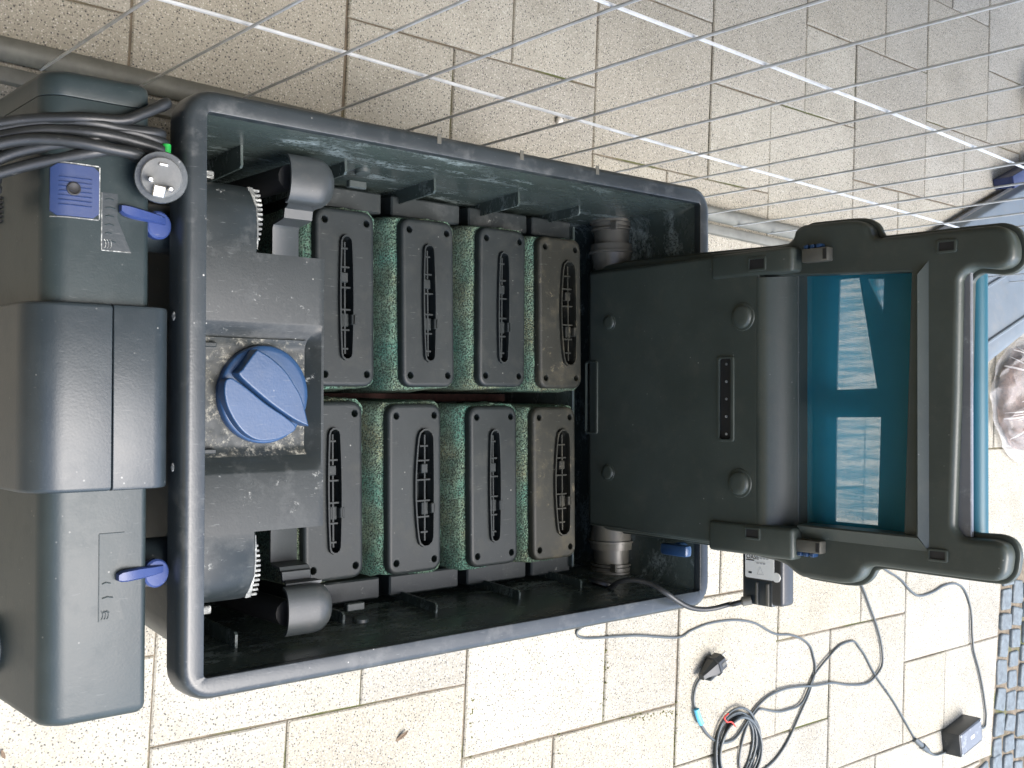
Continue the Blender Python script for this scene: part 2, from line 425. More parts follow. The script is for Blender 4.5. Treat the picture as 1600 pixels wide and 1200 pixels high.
# ------------------------------------------------------------ ground, paving
bm = bmesh.new(); bmesh.ops.create_grid(bm, x_segments=1, y_segments=1, size=60)
bmesh.ops.translate(bm, verts=bm.verts, vec=(1, 0, -0.030))
o = obj('ground', bm, M['soil'], smooth=0); o['kind'] = 'structure'
EDGE_A, EDGE_B = (2.570, -1.100), (2.654, -0.490)          # paving stops here, cobbles beyond
END_A, END_B = (2.10, -1.062), (2.60, -0.992)              # and here towards the bottom
bm = bmesh.new()
bed = [(-1.2, -1.6), (3.9, -1.6), (3.9, 2.2), (-1.2, 2.2)]
plate(bm, bed, [], -0.028, -0.0040)
pav = obj('pavement', bm, M['soil'], smooth=0); pav['kind'] = 'structure'
A_, B_ = 0.33, 0.2056
def lat(u, v): return (1.0136*u+0.05*v+0.4669, -0.0123*u+0.9881*v+0.5821)
def slab(poly, i):
    h = 0.0 + rng.uniform(-0.0012, 0.0012)
    p = inset(poly, rng.uniform(0.0006, 0.0020))
    # slightly chipped outline: resample edges
    q = []
    for k in range(len(p)):
        a, b = p[k], p[(k+1) % len(p)]
        L = math.hypot(b[0]-a[0], b[1]-a[1]); n = max(1, int(L/0.055))
        for j in range(n):
            t = j/n; e = rng.uniform(0, 0.0011) if j else 0.0
            nx, ny = -(b[1]-a[1])/max(L, 1e-6), (b[0]-a[0])/max(L, 1e-6)
            q.append((a[0]+(b[0]-a[0])*t+nx*e, a[1]+(b[1]-a[1])*t+ny*e))
    cx = sum(v[0] for v in q)/len(q); cy = sum(v[1] for v in q)/len(q)
    tx, ty = rng.uniform(-0.003, 0.003), rng.uniform(-0.003, 0.003)
    bm = bmesh.new()
    plate(bm, q, [], -0.028, 0.0, rnd=0.0022, seg=1, bottom=False, fn=lambda a, b, z: (a-cx, b-cy, z+h+(tx*(a-cx)+ty*(b-cy) if z > -0.01 else 0)))
    o = obj('paving_slab', bm, M['slab'], pav, smooth=0); o.location = (cx, cy, 0)
nsl = 0
for i in range(-9, 16):
    for j in range(-9, 16):
        u0, v0 = i*A_+j*B_, i*B_-j*A_
        for (du, dv, s) in ((0, 0, A_), (A_, 0, B_)):
            quad = [lat(u0+du+a*s, v0+dv+b*s) for a, b in ((0, 0), (1, 0), (1, 1), (0, 1))]
            cx = sum(p[0] for p in quad)/4; cy = sum(p[1] for p in quad)/4
            if not (-0.75 < cx < 3.5 and -1.45 < cy < 1.75): continue
            if not (-0.25 < cy < 1.5) and cx > 3.0: continue
            if cy < -0.47:
                quad = clip_poly(quad, EDGE_A, EDGE_B)
                if len(quad) > 2 and cy < -0.8 and cx > 1.9: quad = clip_poly(quad, END_A, END_B)
            elif cx > 2.60 and cy < -0.2: quad = clip_poly(quad, (2.0, -0.478), (3.0, -0.505))
            if len(quad) < 3 or abs(area(quad)) < 0.0009: continue
            slab(quad, nsl); nsl += 1
# moss and grit lying in a few joints of the lower side
bm = bmesh.new()
for (x0, y0, x1, y1, n) in ((1.245, -0.60, 1.233, -0.73, 60), (0.718, -0.50, 0.713, -0.62, 50), (1.08, -0.612, 1.238, -0.624, 70), (1.04, -0.47, 1.03, -0.60, 45), (0.92, -0.61, 0.918, -0.665, 25), (1.58, -0.48, 1.555, -0.70, 40), (0.71, -0.625, 0.712, -0.66, 20)):
    for k in range(n):
        t = rng.random(); x = x0+(x1-x0)*t+rng.gauss(0, 0.003); y = y0+(y1-y0)*t+rng.gauss(0, 0.003); s = rng.uniform(0.0010, 0.0026)
        bmesh.ops.create_icosphere(bm, subdivisions=1, radius=s, matrix=Matrix.Translation((x, y, -0.0018+rng.uniform(-0.002, 0.0018))))
o = obj('joint_moss', bm, M['moss'], pav, smooth=0); o['kind'] = 'stuff'

# cobbles
bm = bmesh.new()
plate(bm, [(1.6, -1.8), (4.4, -1.8), (4.4, -0.52), (2.650, -0.495), (2.575, -1.075), (1.95, -1.115)], [], -0.020, -0.0075)
cst = obj('cobble_strip', bm, M['cobblesand'], smooth=0); cst['kind'] = 'structure'
def cobble(cx, cy, sx, sy, rot):
    bm = bmesh.new(); n = 8
    base = rrect(-sx/2, sx/2, -sy/2, sy/2, 0.005, 1)
    base = [(x*(1+rng.uniform(-.10, .10)), y*(1+rng.uniform(-.10, .10))) for x, y in base]
    plate(bm, base, [], -0.025, 0.004+rng.uniform(-0.0035, 0.0035), rnd=0.004, seg=2, bottom=False)
    o = obj('cobble', bm, M['cobble'], cst, smooth=50); o.location = (cx, cy, 0); o.rotation_euler = (rng.uniform(-.04, .04), rng.uniform(-.04, .04), rot+rng.uniform(-.07, .07))
ed = Vector((EDGE_B[0]-EDGE_A[0], EDGE_B[1]-EDGE_A[1])).normalized(); en = Vector((ed.y, -ed.x))
for col in range(4):
    s = -0.02 if col % 2 else -0.045
    while s < 0.58:
        L = rng.uniform(0.052, 0.078); q = Vector(EDGE_A)+ed*(s+L/2)+en*(0.036+col*0.070)
        cobble(q.x, q.y, rng.uniform(0.052, 0.060), L-0.010, math.atan2(ed.y, ed.x)-math.pi/2); s += L
for row in range(2):
    s = 0.0
    while s < 0.50:
        L = rng.uniform(0.060, 0.078); q = Vector((2.10, -1.062))+Vector((0.99, 0.139))*(s+L/2)+Vector((0.139, -0.99))*(0.038+row*0.07)
        cobble(q.x, q.y, L-0.010, rng.uniform(0.05, 0.058), math.atan2(0.139, 0.99)); s += L

# unseen walls and roof, added to shade the fence side and bounce warm light
h = thing('light_shaper', 'unseen walls and roof added to shade the fence side and bounce warm light', 'light_shaper', (0, 0, 0))
obj('wall', boxbm(-2.9, 3.3, 1.75, 1.95, -0.02, 2.05), M['shade_wall'], h)
obj('wall', boxbm(-3.1, -2.9, -3.2, 1.95, -0.02, 2.75), M['bounce_wall'], h)  # pale wall added out of view behind the viewer for warm bounce light
obj('shade_roof', boxbm(-2.899, 3.6, 0.07, 2.10, 2.052, 2.11), M['shade_boards'], h)

# ------------------------------------------------------------ wire fence
fence = thing('wire_fence', 'galvanised wire mesh fence panel standing along the tub', 'fence', (0, 0.405, 0), math.atan(-0.034))
obj('base_rail', tube(bmesh.new(), [(-1.2, 0.012, 0.026), (3.3, 0.012, 0.026)], 0.015, 14), M['rail'], fence)
obj('base_rail', boxbm(-1.2, 3.3, -0.026, -0.006, 0.004, 0.020, 0.004), M['rail'], fence)
vx = [0.005, 0.121, 0.241, 0.360, 0.487, 0.618, 0.747, 0.881, 1.007, 1.133, 1.261, 1.396, 1.513]
vx = [vx[0]-0.12*k for k in range(8, 0, -1)]+vx+[1.513+0.128*k for k in range(1, 13)]
for k, x in enumerate(vx):
    e = rng.uniform(-0.003, 0.003)
    pts = [(x, -0.002, 0.022), (x+e*0.4, -0.001, 0.33), (x+e, 0.001, 0.66), (x+e*0.5, 0, 0.98), (x, 0, 1.25)]
    obj('wire', tube(bmesh.new(), pts, 0.0019, 6), M['galv'], fence)
for z in (0.334, 0.659, 0.98, 1.24):
    for s in (0,):
        pts = [(-1.1+0.4*k, 0.0052, z+0.0035*math.sin(k*1.7+z*9)+rng.uniform(-.001, .001)) for k in range(12)]
        obj('wire', tube(bmesh.new(), pts, 0.0023, 6), M['galv'], fence)
    bm = bmesh.new()
# ------------------------------------------------------------ tub
TH = 0.445
tub = thing('filter_tub', 'black rectangular plastic pond filter tub with wide rim, standing open on the paving', 'filter tub')
def RR(i, z, r, ix=None):
    k = i if ix is None else ix
    return [(x, y, z) for x, y in rrect(k, 0.788-k, -0.295+i, 0.295-i, r, 6)]
bm = bmesh.new()
loft(bm, [RR(0.004, 0.412, 0.030), RR(0.0, 0.413, 0.032), RR(0.0, 0.430, 0.032), RR(0.0006, 0.4365, 0.032), RR(0.0022, 0.4415, 0.031), RR(0.0050, 0.4442, 0.029), RR(0.0080, 0.4450, 0.027), RR(0.0095, 0.4451, 0.025),
          RR(0.0220, 0.4451, 0.006), RR(0.0228, 0.4448, 0.0045), RR(0.0232, 0.4440, 0.0035), RR(0.0232, 0.4345, 0.0035)])
obj('rim', bm, M['rim'], tub, 30)
bm = bmesh.new()
loft(bm, [RR(0.0045, 0.4125, 0.034), RR(0.020, 0.4130, 0.030), RR(0.0245, 0.36, 0.040), RR(0.038, 0.10, 0.05), RR(0.046, 0.012, 0.05), RR(0.056, 0.002, 0.05)], cap1=True)
obj('outer_wall', bm, M['tub'], tub, 40)
bm = bmesh.new()
ring = [RR(0.0230, 0.4346, 0.004), RR(0.0248, 0.425, 0.006), RR(0.027, 0.415, 0.010), RR(0.0300, 0.385, 0.016)]
for k in range(1, 15): ring.append(RR(0.0300+0.022*k/14, 0.385-0.36*k/14, 0.016+0.02*k/14))
rv = loft(bm, ring, cap1=True)
for L in rv[2:]:
    for v in L:
        q = noise.noise(Vector((v.co.x*9, v.co.y*9, v.co.z*7)))*0.0022
        v.co.x += q; v.co.y += q
# make the long walls finer so the shallow dents of the moulding show
bmesh.ops.subdivide_edges(bm, edges=[e for e in bm.edges if abs(e.verts[0].co.z-e.verts[1].co.z) < 1e-3+0.004 and e.calc_length() > 0.3], cuts=20, use_grid_fill=True)
for v in bm.verts:
    if v.co.z < 0.43 and abs(v.co.y) > 0.22 and 0.05 < v.co.x < 0.74:
        v.co.y += noise.noise(Vector((v.co.x*13, 3.1, v.co.z*10)))*0.0024
inner = obj('inner_wall', bm, M['tub_in'], tub, 60)
# overflow slot cut through the wall near the far end on the fence side
def cut_hole(o, bmc):
    me = bpy.data.meshes.new('cut'); bmesh.ops.recalc_face_normals(bmc, faces=bmc.faces); bmc.to_mesh(me); bmc.free()
    c = bpy.data.objects.new('cut', me); C.objects.link(c)
    m = o.modifiers.new('b', 'BOOLEAN'); m.object = c; m.operation = 'DIFFERENCE'; m.solver = 'EXACT'
    dg = bpy.context.evaluated_depsgraph_get(); new = bpy.data.meshes.new_from_object(o.evaluated_get(dg))
    o.modifiers.clear(); o.data = new
    bpy.data.objects.remove(c)
# wall ribs
def fin(x, s, z1, w=0.030):
    yw = 0.268
    bm = bmesh.new()
    pr = [(yw, z1-0.001), (yw-w+0.003, z1), (yw-w, z1-0.003), (yw-w-0.018, 0.05), (0.2465, 0.05)]
    rings = []
    for xx in (x, x+0.003): rings.append([(xx, s*a, b) for a, b in pr])
    loft(bm, rings, cap0=True, cap1=True)
    obj('rib', bm, M['tub_in'], tub, 0)
for x, z1, w in ((0.098, 0.368, 0.028), (0.225, 0.372, 0.018), (0.356, 0.366, 0.022), (0.490, 0.369, 0.022), (0.615, 0.354, 0.018)):
    fin(x, 1, z1, w)
for x, z1, w in ((0.090, 0.378, 0.020), (0.238, 0.352, 0.018), (0.362, 0.365, 0.016), (0.498, 0.364, 0.016), (0.618, 0.356, 0.016)):
    fin(x, -1, z1, w)
# stepped ledges that carry the foams
for k, (x0, x1) in enumerate(((0.235, 0.330), (0.345, 0.455), (0.470, 0.575), (0.585, 0.660))):
    for s in (1, -1):
        y0, y1 = (0.226, 0.252) if s > 0 else (-0.252, -0.226)
        obj('ledge', boxbm(x0, x1, y0, y1, 0.10, 0.292, 0.002, 1), M['plate'], tub)
obj('centre_divider', boxbm(0.21, 0.66, -0.008, 0.003, 0.03, 0.15, 0.0), M['redfoam'], tub, 0)
obj('partition', boxbm(0.657, 0.661, -0.245, 0.245, 0.03, 0.300, 0.001, 1), M['tub_in'], tub)
obj('partition', boxbm(0.195, 0.198, -0.240, 0.240, 0.03, 0.20, 0.001, 1), M['tub'], tub)
# outlet stubs with collars that the screen housing pivots on
def stub(s):
    o = (0.742, s*0.262, 0.296); d = (0, -s, 0)
    p = obj('pivot_pipe', lathe(bmesh.new(), [(-0.004, 0.034), (0.004, 0.034), (0.0045, 0.031), (0.010, 0.031), (0.0105, 0.028), (0.0125, 0.028), (0.0130, 0.031), (0.015, 0.031), (0.0155, 0.0265), (0.110, 0.0265)], o, d, 28), M['pipe'], tub, 30)
    obj('collar', lathe(bmesh.new(), [(0.036, 0.0262), (0.036, 0.0315), (0.046, 0.0325), (0.0465, 0.0345), (0.049, 0.0345), (0.0495, 0.031), (0.068, 0.0285), (0.075, 0.028), (0.075, 0.026)], o, d, 28, caps=False), M['pipe'], p, 30)
    obj('lug', boxbm(0.715, 0.719, s*0.250-0.006, s*0.250+0.006, 0.318, 0.330, 0.001, 1), M['pipe'], p)
stub(1); stub(-1)
bm = bmesh.new()
lathe(bm, [(0, 0.021), (0.004, 0.021), (0.006, 0.017), (0.006, 0.008)], (0.665, -0.264, 0.352), (0.25, 1, 0.1), 20); obj('grommet', bm, M['rubber'], tub)
for s in (1, -1):
    bm = bmesh.new(); lathe(bm, [(0, 0.010), (0.004, 0.009), (0.006, 0.004)], (0.262, s*0.262, 0.352), (0, -s, 0.2), 12)
    box(bm, 0.250, 0.274, min(s*0.243, s*0.252), max(s*0.243, s*0.252), 0.335, 0.343, 0.001, 1); obj('moulded_lug', bm, M['tub'], tub)
for y0 in (-0.237, 0.226): obj('partition_glint', boxbm(0.2435, 0.2450, y0, y0+0.012, 0.290, 0.302, 0.0), M['lime'], tub, 0)  # pale strips paint the light caught on the partition edges
# blue wing handle inside the far wall
bm = bmesh.new()
lathe(bm, [(0, 0.010), (0.012, 0.010), (0.014, 0.008)], (0.752, -0.214, 0.425), (-1, 0, 0), 16)
box(bm, 0.728, 0.742, -0.222, -0.206, 0.402, 0.450, 0.004, 2)
obj('drain_handle', bm, M['blue'], tub)
# rim blemishes: moulding nubs
for (x, y) in ((0.003, 0.075), (0.003, -0.070)):
    bm = bmesh.new(); bmesh.ops.create_icosphere(bm, subdivisions=1, radius=0.0035, matrix=Matrix.Translation((x-0.0025, y, 0.424)) @ Matrix.Diagonal((0.7, 1.6, 1, 1)))
    obj('moulding_nub', bm, M['lime'], tub)
for x in (0.300, 0.425, 0.555):
    bm = boxbm(x, x+0.006, 0.284, 0.2955, 0.4447, 0.4456, 0.0003, 1); obj('scuff_mark', bm, M['pipe'], tub)

# ------------------------------------------------------------ foam cartridges
def lens(cx, hw, hl, bulge_l, bulge_r, n=9, e=0.0038):
    """long narrow slot outline, rounded ends; one or both sides bow out"""
    pts = []
    for i in range(n+1):
        t = -1+2*i/n; pts.append((cx+e+(bulge_r)*(1-t*t), t*(hl-e)))
    for i in range(1, 5): a = math.pi*i/5; pts.append((cx+e*math.cos(a), (hl-e)+e*math.sin(a)))
    for i in range(n+1):
        t = 1-2*i/n; pts.append((cx-e-(bulge_l)*(1-t*t), t*(hl-e)))
    for i in range(1, 5): a = math.pi+math.pi*i/5; pts.append((cx+e*math.cos(a), -(hl-e)+e*math.sin(a)))
    return pts
CAPX, CAPY = 0.0405, 0.1045
def foam_bm(seed):
    bm = bmesh.new(); r = random.Random(seed)
    hx, hy = 0.0565, 0.1085; rings = []
    loop = rrect(-hx, hx, -hy, hy, 0.008, 2)
    dense = []
    for i in range(len(loop)):
        a, b = Vector(loop[i]), Vector(loop[(i+1) % len(loop)]); n = max(1, int((b-a).length/0.006))
        for k in range(n): dense.append(a.lerp(b, k/n))
    zs = [0.0, 0.06, 0.12, 0.18, 0.22, 0.245, 0.262, 0.274, 0.280, 0.2825]
    for z in zs:
        sh = {0.245: 0.001, 0.262: 0.0035, 0.274: 0.007, 0.280: 0.0095, 0.2825: 0.0125}.get(z, 0.0)
        L = []
        for p in dense:
            d = p.normalized()
            w_ = 0.0034*noise.noise(Vector((p.x*16+seed*7, p.y*26, z*13)))+0.0024*noise.noise(Vector((p.x*90, p.y*90+seed, z*90)))
            k = 1-sh/max(p.length, 1e-4)
            L.append((p.x-(1 if p.x > 0 else -1)*sh*min(1, abs(p.x)/0.05)+(1 if p.x > 0 else -1)*w_*(abs(p.x) > 0.04), p.y-(1 if p.y > 0 else -1)*sh*0.25*(abs(p.y) > 0.09)+(1 if p.y > 0 else -1)*w_*(abs(p.y) > 0.095), z+0.0018*noise.noise(Vector((p.x*30, p.y*30, seed)))*(z > 0.25)))
        rings.append(L)
    rings.append([(p.x*0.62+0.006, p.y*0.80, 0.2815) for p in dense]); rings.append([(p.x*0.62+0.006, p.y*0.80, 0.20) for p in dense])
    loft(bm, rings, cap0=True, cap1=True)
    return bm
def cap_bm(kind):
    sl = lens(-0.001, 0, 0.072, 0.0018, 0.0018, e=0.0064) if kind == 0 else lens(0.0135, 0, 0.072, 0.0045, 0.0008, e=0.0105)
    holes = [circ(sx*0.029, sy*0.090, 0.0042, 10) for sx in (1, -1) for sy in (1, -1)]+[sl]
    bm = bmesh.new()
    plate(bm, rrect(-CAPX, CAPX, -CAPY, CAPY, 0.014, 5), holes, 0.0, 0.0105, rnd=0.0045, seg=3, hrnd=0.0007)
    return bm, sl
def sloped_ring(bm, sl, z0, z1, t):
    o = inset(sl, -t); i_ = sl
    if area(o) < 0: o = o[::-1]; i_ = sl[::-1]
    loft(bm, [[(x, y, z0) for x, y in o], [(x, y, z1) for x, y in o], [(x, y, z1) for x, y in i_], [(x, y, z0) for x, y in i_]])
def make_cartridge(kind, mat, seed):
    t = thing('foam_cartridge', 'x', 'filter cartridge')
    obj('foam_block', foam_bm(seed), M['foam'], t, 60).location = (0, 0, -0.2835)
    bm, sl = cap_bm(kind); cp = obj('cap_plate', bm, mat, t, 40)
    bm = bmesh.new(); sloped_ring(bm, sl, 0.008, 0.0150, 0.0020); obj('slot_rim', bm, mat, cp, 30)
    cx = -0.001 if kind == 0 else 0.0150
    bm = bmesh.new(); box(bm, cx-0.0011, cx+0.0011, -0.066, 0.066, -0.012, 0.0092)
    if kind: box(bm, cx-0.0060, cx+0.0080, -0.064, 0.064, -0.016, -0.002)
    obj('spine', bm, mat, cp, 0)
    for y in ((-0.060, -0.038, -0.014, 0.012, 0.036, 0.058) if kind == 0 else (-0.055, -0.036, -0.016, 0.010, 0.034, 0.052)):
        wl = 0.0085 if kind == 0 else 0.0160
        f_ = max(0.45, 1-(abs(y)/0.075)**2)
        obj('cross_bar', boxbm(cx-wl*f_, cx+0.0075*f_, y-0.0010, y+0.0010, 0.002, 0.0105), mat, cp, 0)
    dk = obj('cavity_floor', boxbm(cx-0.026 if kind else cx-0.012, cx+0.013, -0.074, 0.074, -0.036, -0.034), M['band'], cp, 0)
    obj('clip_block', boxbm(cx-0.006, cx+0.004, 0.018, 0.030, -0.008, 0.0105, 0.001, 1), mat, cp)
    obj('clip_block', boxbm(cx-0.004, cx+0.006, -0.034, -0.018, -0.008, 0.0085, 0.001, 1), mat, cp)
    obj('clip_tab', boxbm(cx+0.006, cx+0.0125, -0.032, -0.019, 0.006, 0.0150, 0.001, 1), mat, cp)
    return t
caps = [  # x, y, kind, dirty, label
    (0.2545, 0.1145, 0, 0, 'first cartridge in the fence-side row, its flat cap lying beside the blue knob cover'),
    (0.3760, 0.1150, 0, 0, 'second cartridge in the fence-side row, counted from the blue knob'),
    (0.4985, 0.1165, 0, 0, 'third cartridge in the fence-side row, counted from the blue knob'),
    (0.6040, 0.1150, 1, 1, 'brownish fence-side cartridge with wide off-centre slot next to the upright screen housing'),
    (0.2405, -0.1120, 0, 0, 'first cartridge in the row away from the fence, partly under the blue knob cover'),
    (0.3580, -0.1150, 1, 0, 'second cartridge in the row away from the fence, clean cap with off-centre slot'),
    (0.4845, -0.1180, 0, 0, 'third cartridge in the row away from the fence, between two off-centre slotted caps'),
    (0.5930, -0.1195, 1, 1, 'muddy brown cartridge at the screen end of the row away from the fence')]
protos = {}
for k, (x, y, kind, dirty, lab) in enumerate(caps):
    key = (kind, dirty)
    if key not in protos: c = protos[key] = make_cartridge(kind, M['cap_dirty' if dirty else 'cap'], 3+len(protos))
    else: c = copy_tree(protos[key])
    c.location = (x, y, 0.3195 + rng.uniform(-0.002, 0.002)); c.rotation_euler = (rng.uniform(-.012, .012), rng.uniform(-.012, .012), rng.uniform(-.012, .012))
    c['label'] = lab; c['group'] = 'foam filter cartridges in two rows inside the tub'

# ------------------------------------------------------------ retaining strap with two arched ends
strap = thing('retaining_strap', 'black plastic strap across the tub with an arched handle at each end', 'strap', (0, 0, 0))
def sweep(bm, prof, th):
    """prof: list of (y, z, x0, x1, roundness of right edge)"""
    n = len(prof); rings = []
    for i, (y, z, x0, x1) in enumerate(prof):
        a = prof[max(i-1, 0)]; b = prof[min(i+1, n-1)]
        t = Vector((b[0]-a[0], b[1]-a[1])).normalized(); nn = Vector((-t.y, t.x))
        if nn.y < 0 and abs(nn.y) > 0.3: nn = -nn
        e = 0.0015
        rings.append([(x0, y, z), (x0+e, y+nn.x*th*0.0, z), (x1-e, y, z), (x1, y-nn.x*e, z-nn.y*e), (x1, y-nn.x*th, z-nn.y*th), (x0, y-nn.x*th, z-nn.y*th)])
    loft(bm, rings, cap0=True, cap1=True)
for s in (1, -1):
    pr = [(s*0.0, 0.332, 0.156, 0.190), (s*0.186, 0.332, 0.156, 0.190), (s*0.190, 0.334, 0.156, 0.190), (s*0.191, 0.362, 0.150, 0.186), (s*0.193, 0.368, 0.150, 0.186), (s*0.203, 0.370, 0.150, 0.186), (s*0.2045, 0.374, 0.150, 0.186), (s*0.206, 0.384, 0.146, 0.190)]
    bm = bmesh.new(); sweep(bm, pr, 0.003); obj('flat_bar', bm, M['strap'], strap, 40)
    # arch: curved hood, widest in its middle, closing down onto the wall
    bm = bmesh.new(); rings = []
    for i in range(13):
        a = math.pi*(0.02+0.90*i/12)
        y = s*(0.2315-0.0265*math.cos(a)); z = 0.386+0.017*math.sin(a)**0.6
        wv = math.sin(a)**0.6
        x0 = 0.139; x1 = 0.176+0.022*wv
        L = []
        for k in range(9):
            u = k/8; d = 0.010*max(0, (u-0.72)/0.28)**2.2
            L.append((x0+(x1-x0)*u, y, z-d))
        for k in range(8, -1, -1):
            u = k/8; d = 0.010*max(0, (u-0.72)/0.28)**2.2
            L.append((x0+(x1-x0-0.002)*u, y+s*0.0028*math.cos(a), z-d-0.0028*max(0.25, math.sin(a))))
        rings.append(L)
    loft(bm, rings, cap0=True, cap1=True); obj('arched_handle', bm, M['strap'], strap, 50)
    bm = bmesh.new(); lathe(bm, [(0, 0.014), (0.16, 0.014)], (0.150, s*0.235, 0.22), (0, 0, 1), 14); obj('leg', bm, M['dark'], strap)

# ------------------------------------------------------------ inlet distributor with the blue knob
dist = thing('inlet_distributor', 'scuffed black cover plate with a big blue rotary knob at the tub end', 'distributor')
ZP = 0.428
prof_y = [(-0.138, 0), (-0.080, 0), (-0.0775, -0.0008), (-0.070, -0.0062), (-0.061, -0.0125), (-0.057, -0.0140), (-0.053, -0.0145), (0.048, -0.0145), (0.051, -0.0140), (0.055, -0.0125), (0.064, -0.0062), (0.0715, -0.0008), (0.074, 0), (0.143, 0)]
bm = bmesh.new(); rings = []
for y, dz in prof_y:
    xr = 0.162+0.003*((y+0.138)/0.28)*0 ; z = ZP+dz
    xm = 0.1495 if dz < -0.008 else (0.154 if dz < -0.0005 else 0.157)
    rings.append([(0.0242, y, z), (xm, y, z), (0.1615, y, ZP-0.0004 if dz < -0.0005 else z-0.0002), (0.1645, y, ZP-0.0006), (0.166, y, ZP-0.003), (0.166, y, ZP-0.030), (0.0242, y, ZP-0.034)])
loft(bm, rings, cap0=True, cap1=True); obj('cover_plate', bm, M['plate'], dist, 30)
for s in (1, -1):   # rounded wings to either side, falling away to the wall
    bm = bmesh.new(); rings = []
    y0 = 0.143 if s > 0 else -0.138
    for y, dz in ((0, 0), (0.030, 0), (0.045, -0.0015), (0.055, -0.005), (0.063, -0.0115), (0.069, -0.021), (0.072, -0.034), (0.073, -0.05)):
        xr = 0.0865-(0.002 if dz < -0.002 else 0)
        rings.append([(0.0242, y0+s*y, ZP+dz), (xr-0.002, y0+s*y, ZP+dz), (xr, y0+s*y, ZP+dz-0.002), (xr, y0+s*y, 0.36), (0.0242, y0+s*y, 0.36)])
    loft(bm, rings, cap1=True); obj('wing', bm, M['plate'], dist, 45)
    # lime-crusted comb under the wing edge, teeth step outwards along an arc
    for k in range(12):
        u = k/11; y = y0+s*(0.010+0.058*u); a = u*1.25
        z1 = ZP-0.006-0.030*(1-math.cos(a)); L = 0.0035+0.0125*math.sin(a)**0.8
        obj('comb_tooth', boxbm(0.0868, 0.0868+L, y-0.0013, y+0.0013, z1-0.018, z1, 0.0005, 1), M['lime'], dist)
    bm = bmesh.new(); rings = []
    for k in range(9):
        u = k/8; y = y0+s*(0.004+0.066*u); a = u*1.25; z1 = ZP-0.004-0.030*(1-math.cos(a)); x1 = 0.0882+0.0055*math.sin(a)
        rings.append([(0.0868, y, z1+0.0015), (x1, y, z1+0.0005), (x1, y, z1-0.003), (0.0868, y, z1-0.003)])
    loft(bm, rings, cap0=True, cap1=True); obj('comb_edge', bm, M['lime'], dist)
    yh = y0+s*0.074
    bm = bmesh.new(); box(bm, 0.024, 0.052, min(yh, yh+s*0.008), max(yh, yh+s*0.008), 0.395, 0.401, 0.001, 1); box(bm, 0.024, 0.050, min(yh, yh+s*0.003), max(yh, yh+s*0.003), 0.36, 0.403, 0.001, 1)
    obj('side_hook', bm, M['lime'], dist)
    bm = boxbm(0.0245, 0.046, (0.0465 if s > 0 else -0.059), (0.0515 if s > 0 else -0.054), ZP-0.0145, ZP-0.006, 0.001, 1); obj('guide_rib', bm, M['plate'], dist)
# crusted recess floor (a thin scale layer lying in the trough)
bm = bmesh.new()
bmesh.ops.create_grid(bm, x_segments=46, y_segments=48, size=0.5, matrix=Matrix.Translation((0.0870, -0.003, ZP-0.0138)) @ Matrix.Diagonal((0.1235, 0.119, 1, 1)))
for v in bm.verts:
    y = v.co.y; e = max(0, abs(y+0.003)-0.0510)
    v.co.z += e*0.65 + 0.0009*noise.noise(v.co*90) + 0.0006*noise.noise(v.co*220)
obj('scale_crust', bm, M['crust'], dist, 60)
# knob: low drum with a swooping raised grip
KX, KY, KR, KZ = 0.0985, 0.0, 0.0500, ZP-0.0138
bm = bmesh.new(); lathe(bm, [(0, KR), (0.0070, KR), (0.0085, KR-0.0006), (0.0095, KR-0.0020), (0.0098, KR-0.006)], (KX, KY, KZ), (0, 0, 1), 48)
kn = obj('knob', bm, M['blue'], dist, 40)
grip_hi = []
def knob_shape(pts, z0, z1, name, rnd):
    bm = bmesh.new(); plate(bm, pts, [], z0, z1, rnd=rnd, seg=3, bottom=False); return obj(name, bm, M['blue'], kn, 40)
# outline of the grip from its broad end at upper left to the pointed tip at lower right
ga = math.radians(-42)
def kp(px_pts): return [(a[0], a[1]) for a in px_pts]
KT = KZ+0.0265
g_hi = [(0.0787, 0.0429, 0.4360), (0.0830, 0.0437, 0.4360), (0.0959, 0.0369, 0.4360), (0.1119, 0.0243, 0.4360), (0.1238, 0.0088, 0.4360), (0.1299, -0.0010, 0.4360), (0.1345, -0.0129, 0.4360), (0.1399, -0.0327, 0.4360), (0.1263, -0.0273, 0.4360), (0.1100, -0.0180, 0.4360), (0.0933, -0.0069, 0.4360), (0.0741, 0.0077, 0.4360), (0.0608, 0.0196, 0.4360), (0.0649, 0.0253, 0.4360)]
g_hi = spline([g_hi[7]]+g_hi[8:]+g_hi[:8], 4)[:-1]
knob_shape(kp(g_hi), KZ+0.006, KZ+0.0255, 'knob_grip', 0.0014)
g_lo = [(0.0488, 0.0119, 0.4300), (0.0522, 0.0157, 0.4300), (0.0577, 0.0152, 0.4300), (0.0702, 0.0077, 0.4300), (0.0815, -0.0006, 0.4300), (0.0930, -0.0089, 0.4300), (0.1046, -0.0161, 0.4300), (0.1156, -0.0227, 0.4300), (0.1283, -0.0334, 0.4300), (0.1195, -0.0411, 0.4300), (0.1041, -0.0460, 0.4300), (0.0854, -0.0462, 0.4300), (0.0705, -0.0389, 0.4300), (0.0593, -0.0266, 0.4300), (0.0510, -0.0114, 0.4300), (0.0482, 0.0012, 0.4300)]
g_lo = spline(g_lo, 4, True)
knob_shape(kp(g_lo), KZ+0.006, KZ+0.0200, 'knob_step', 0.0014)

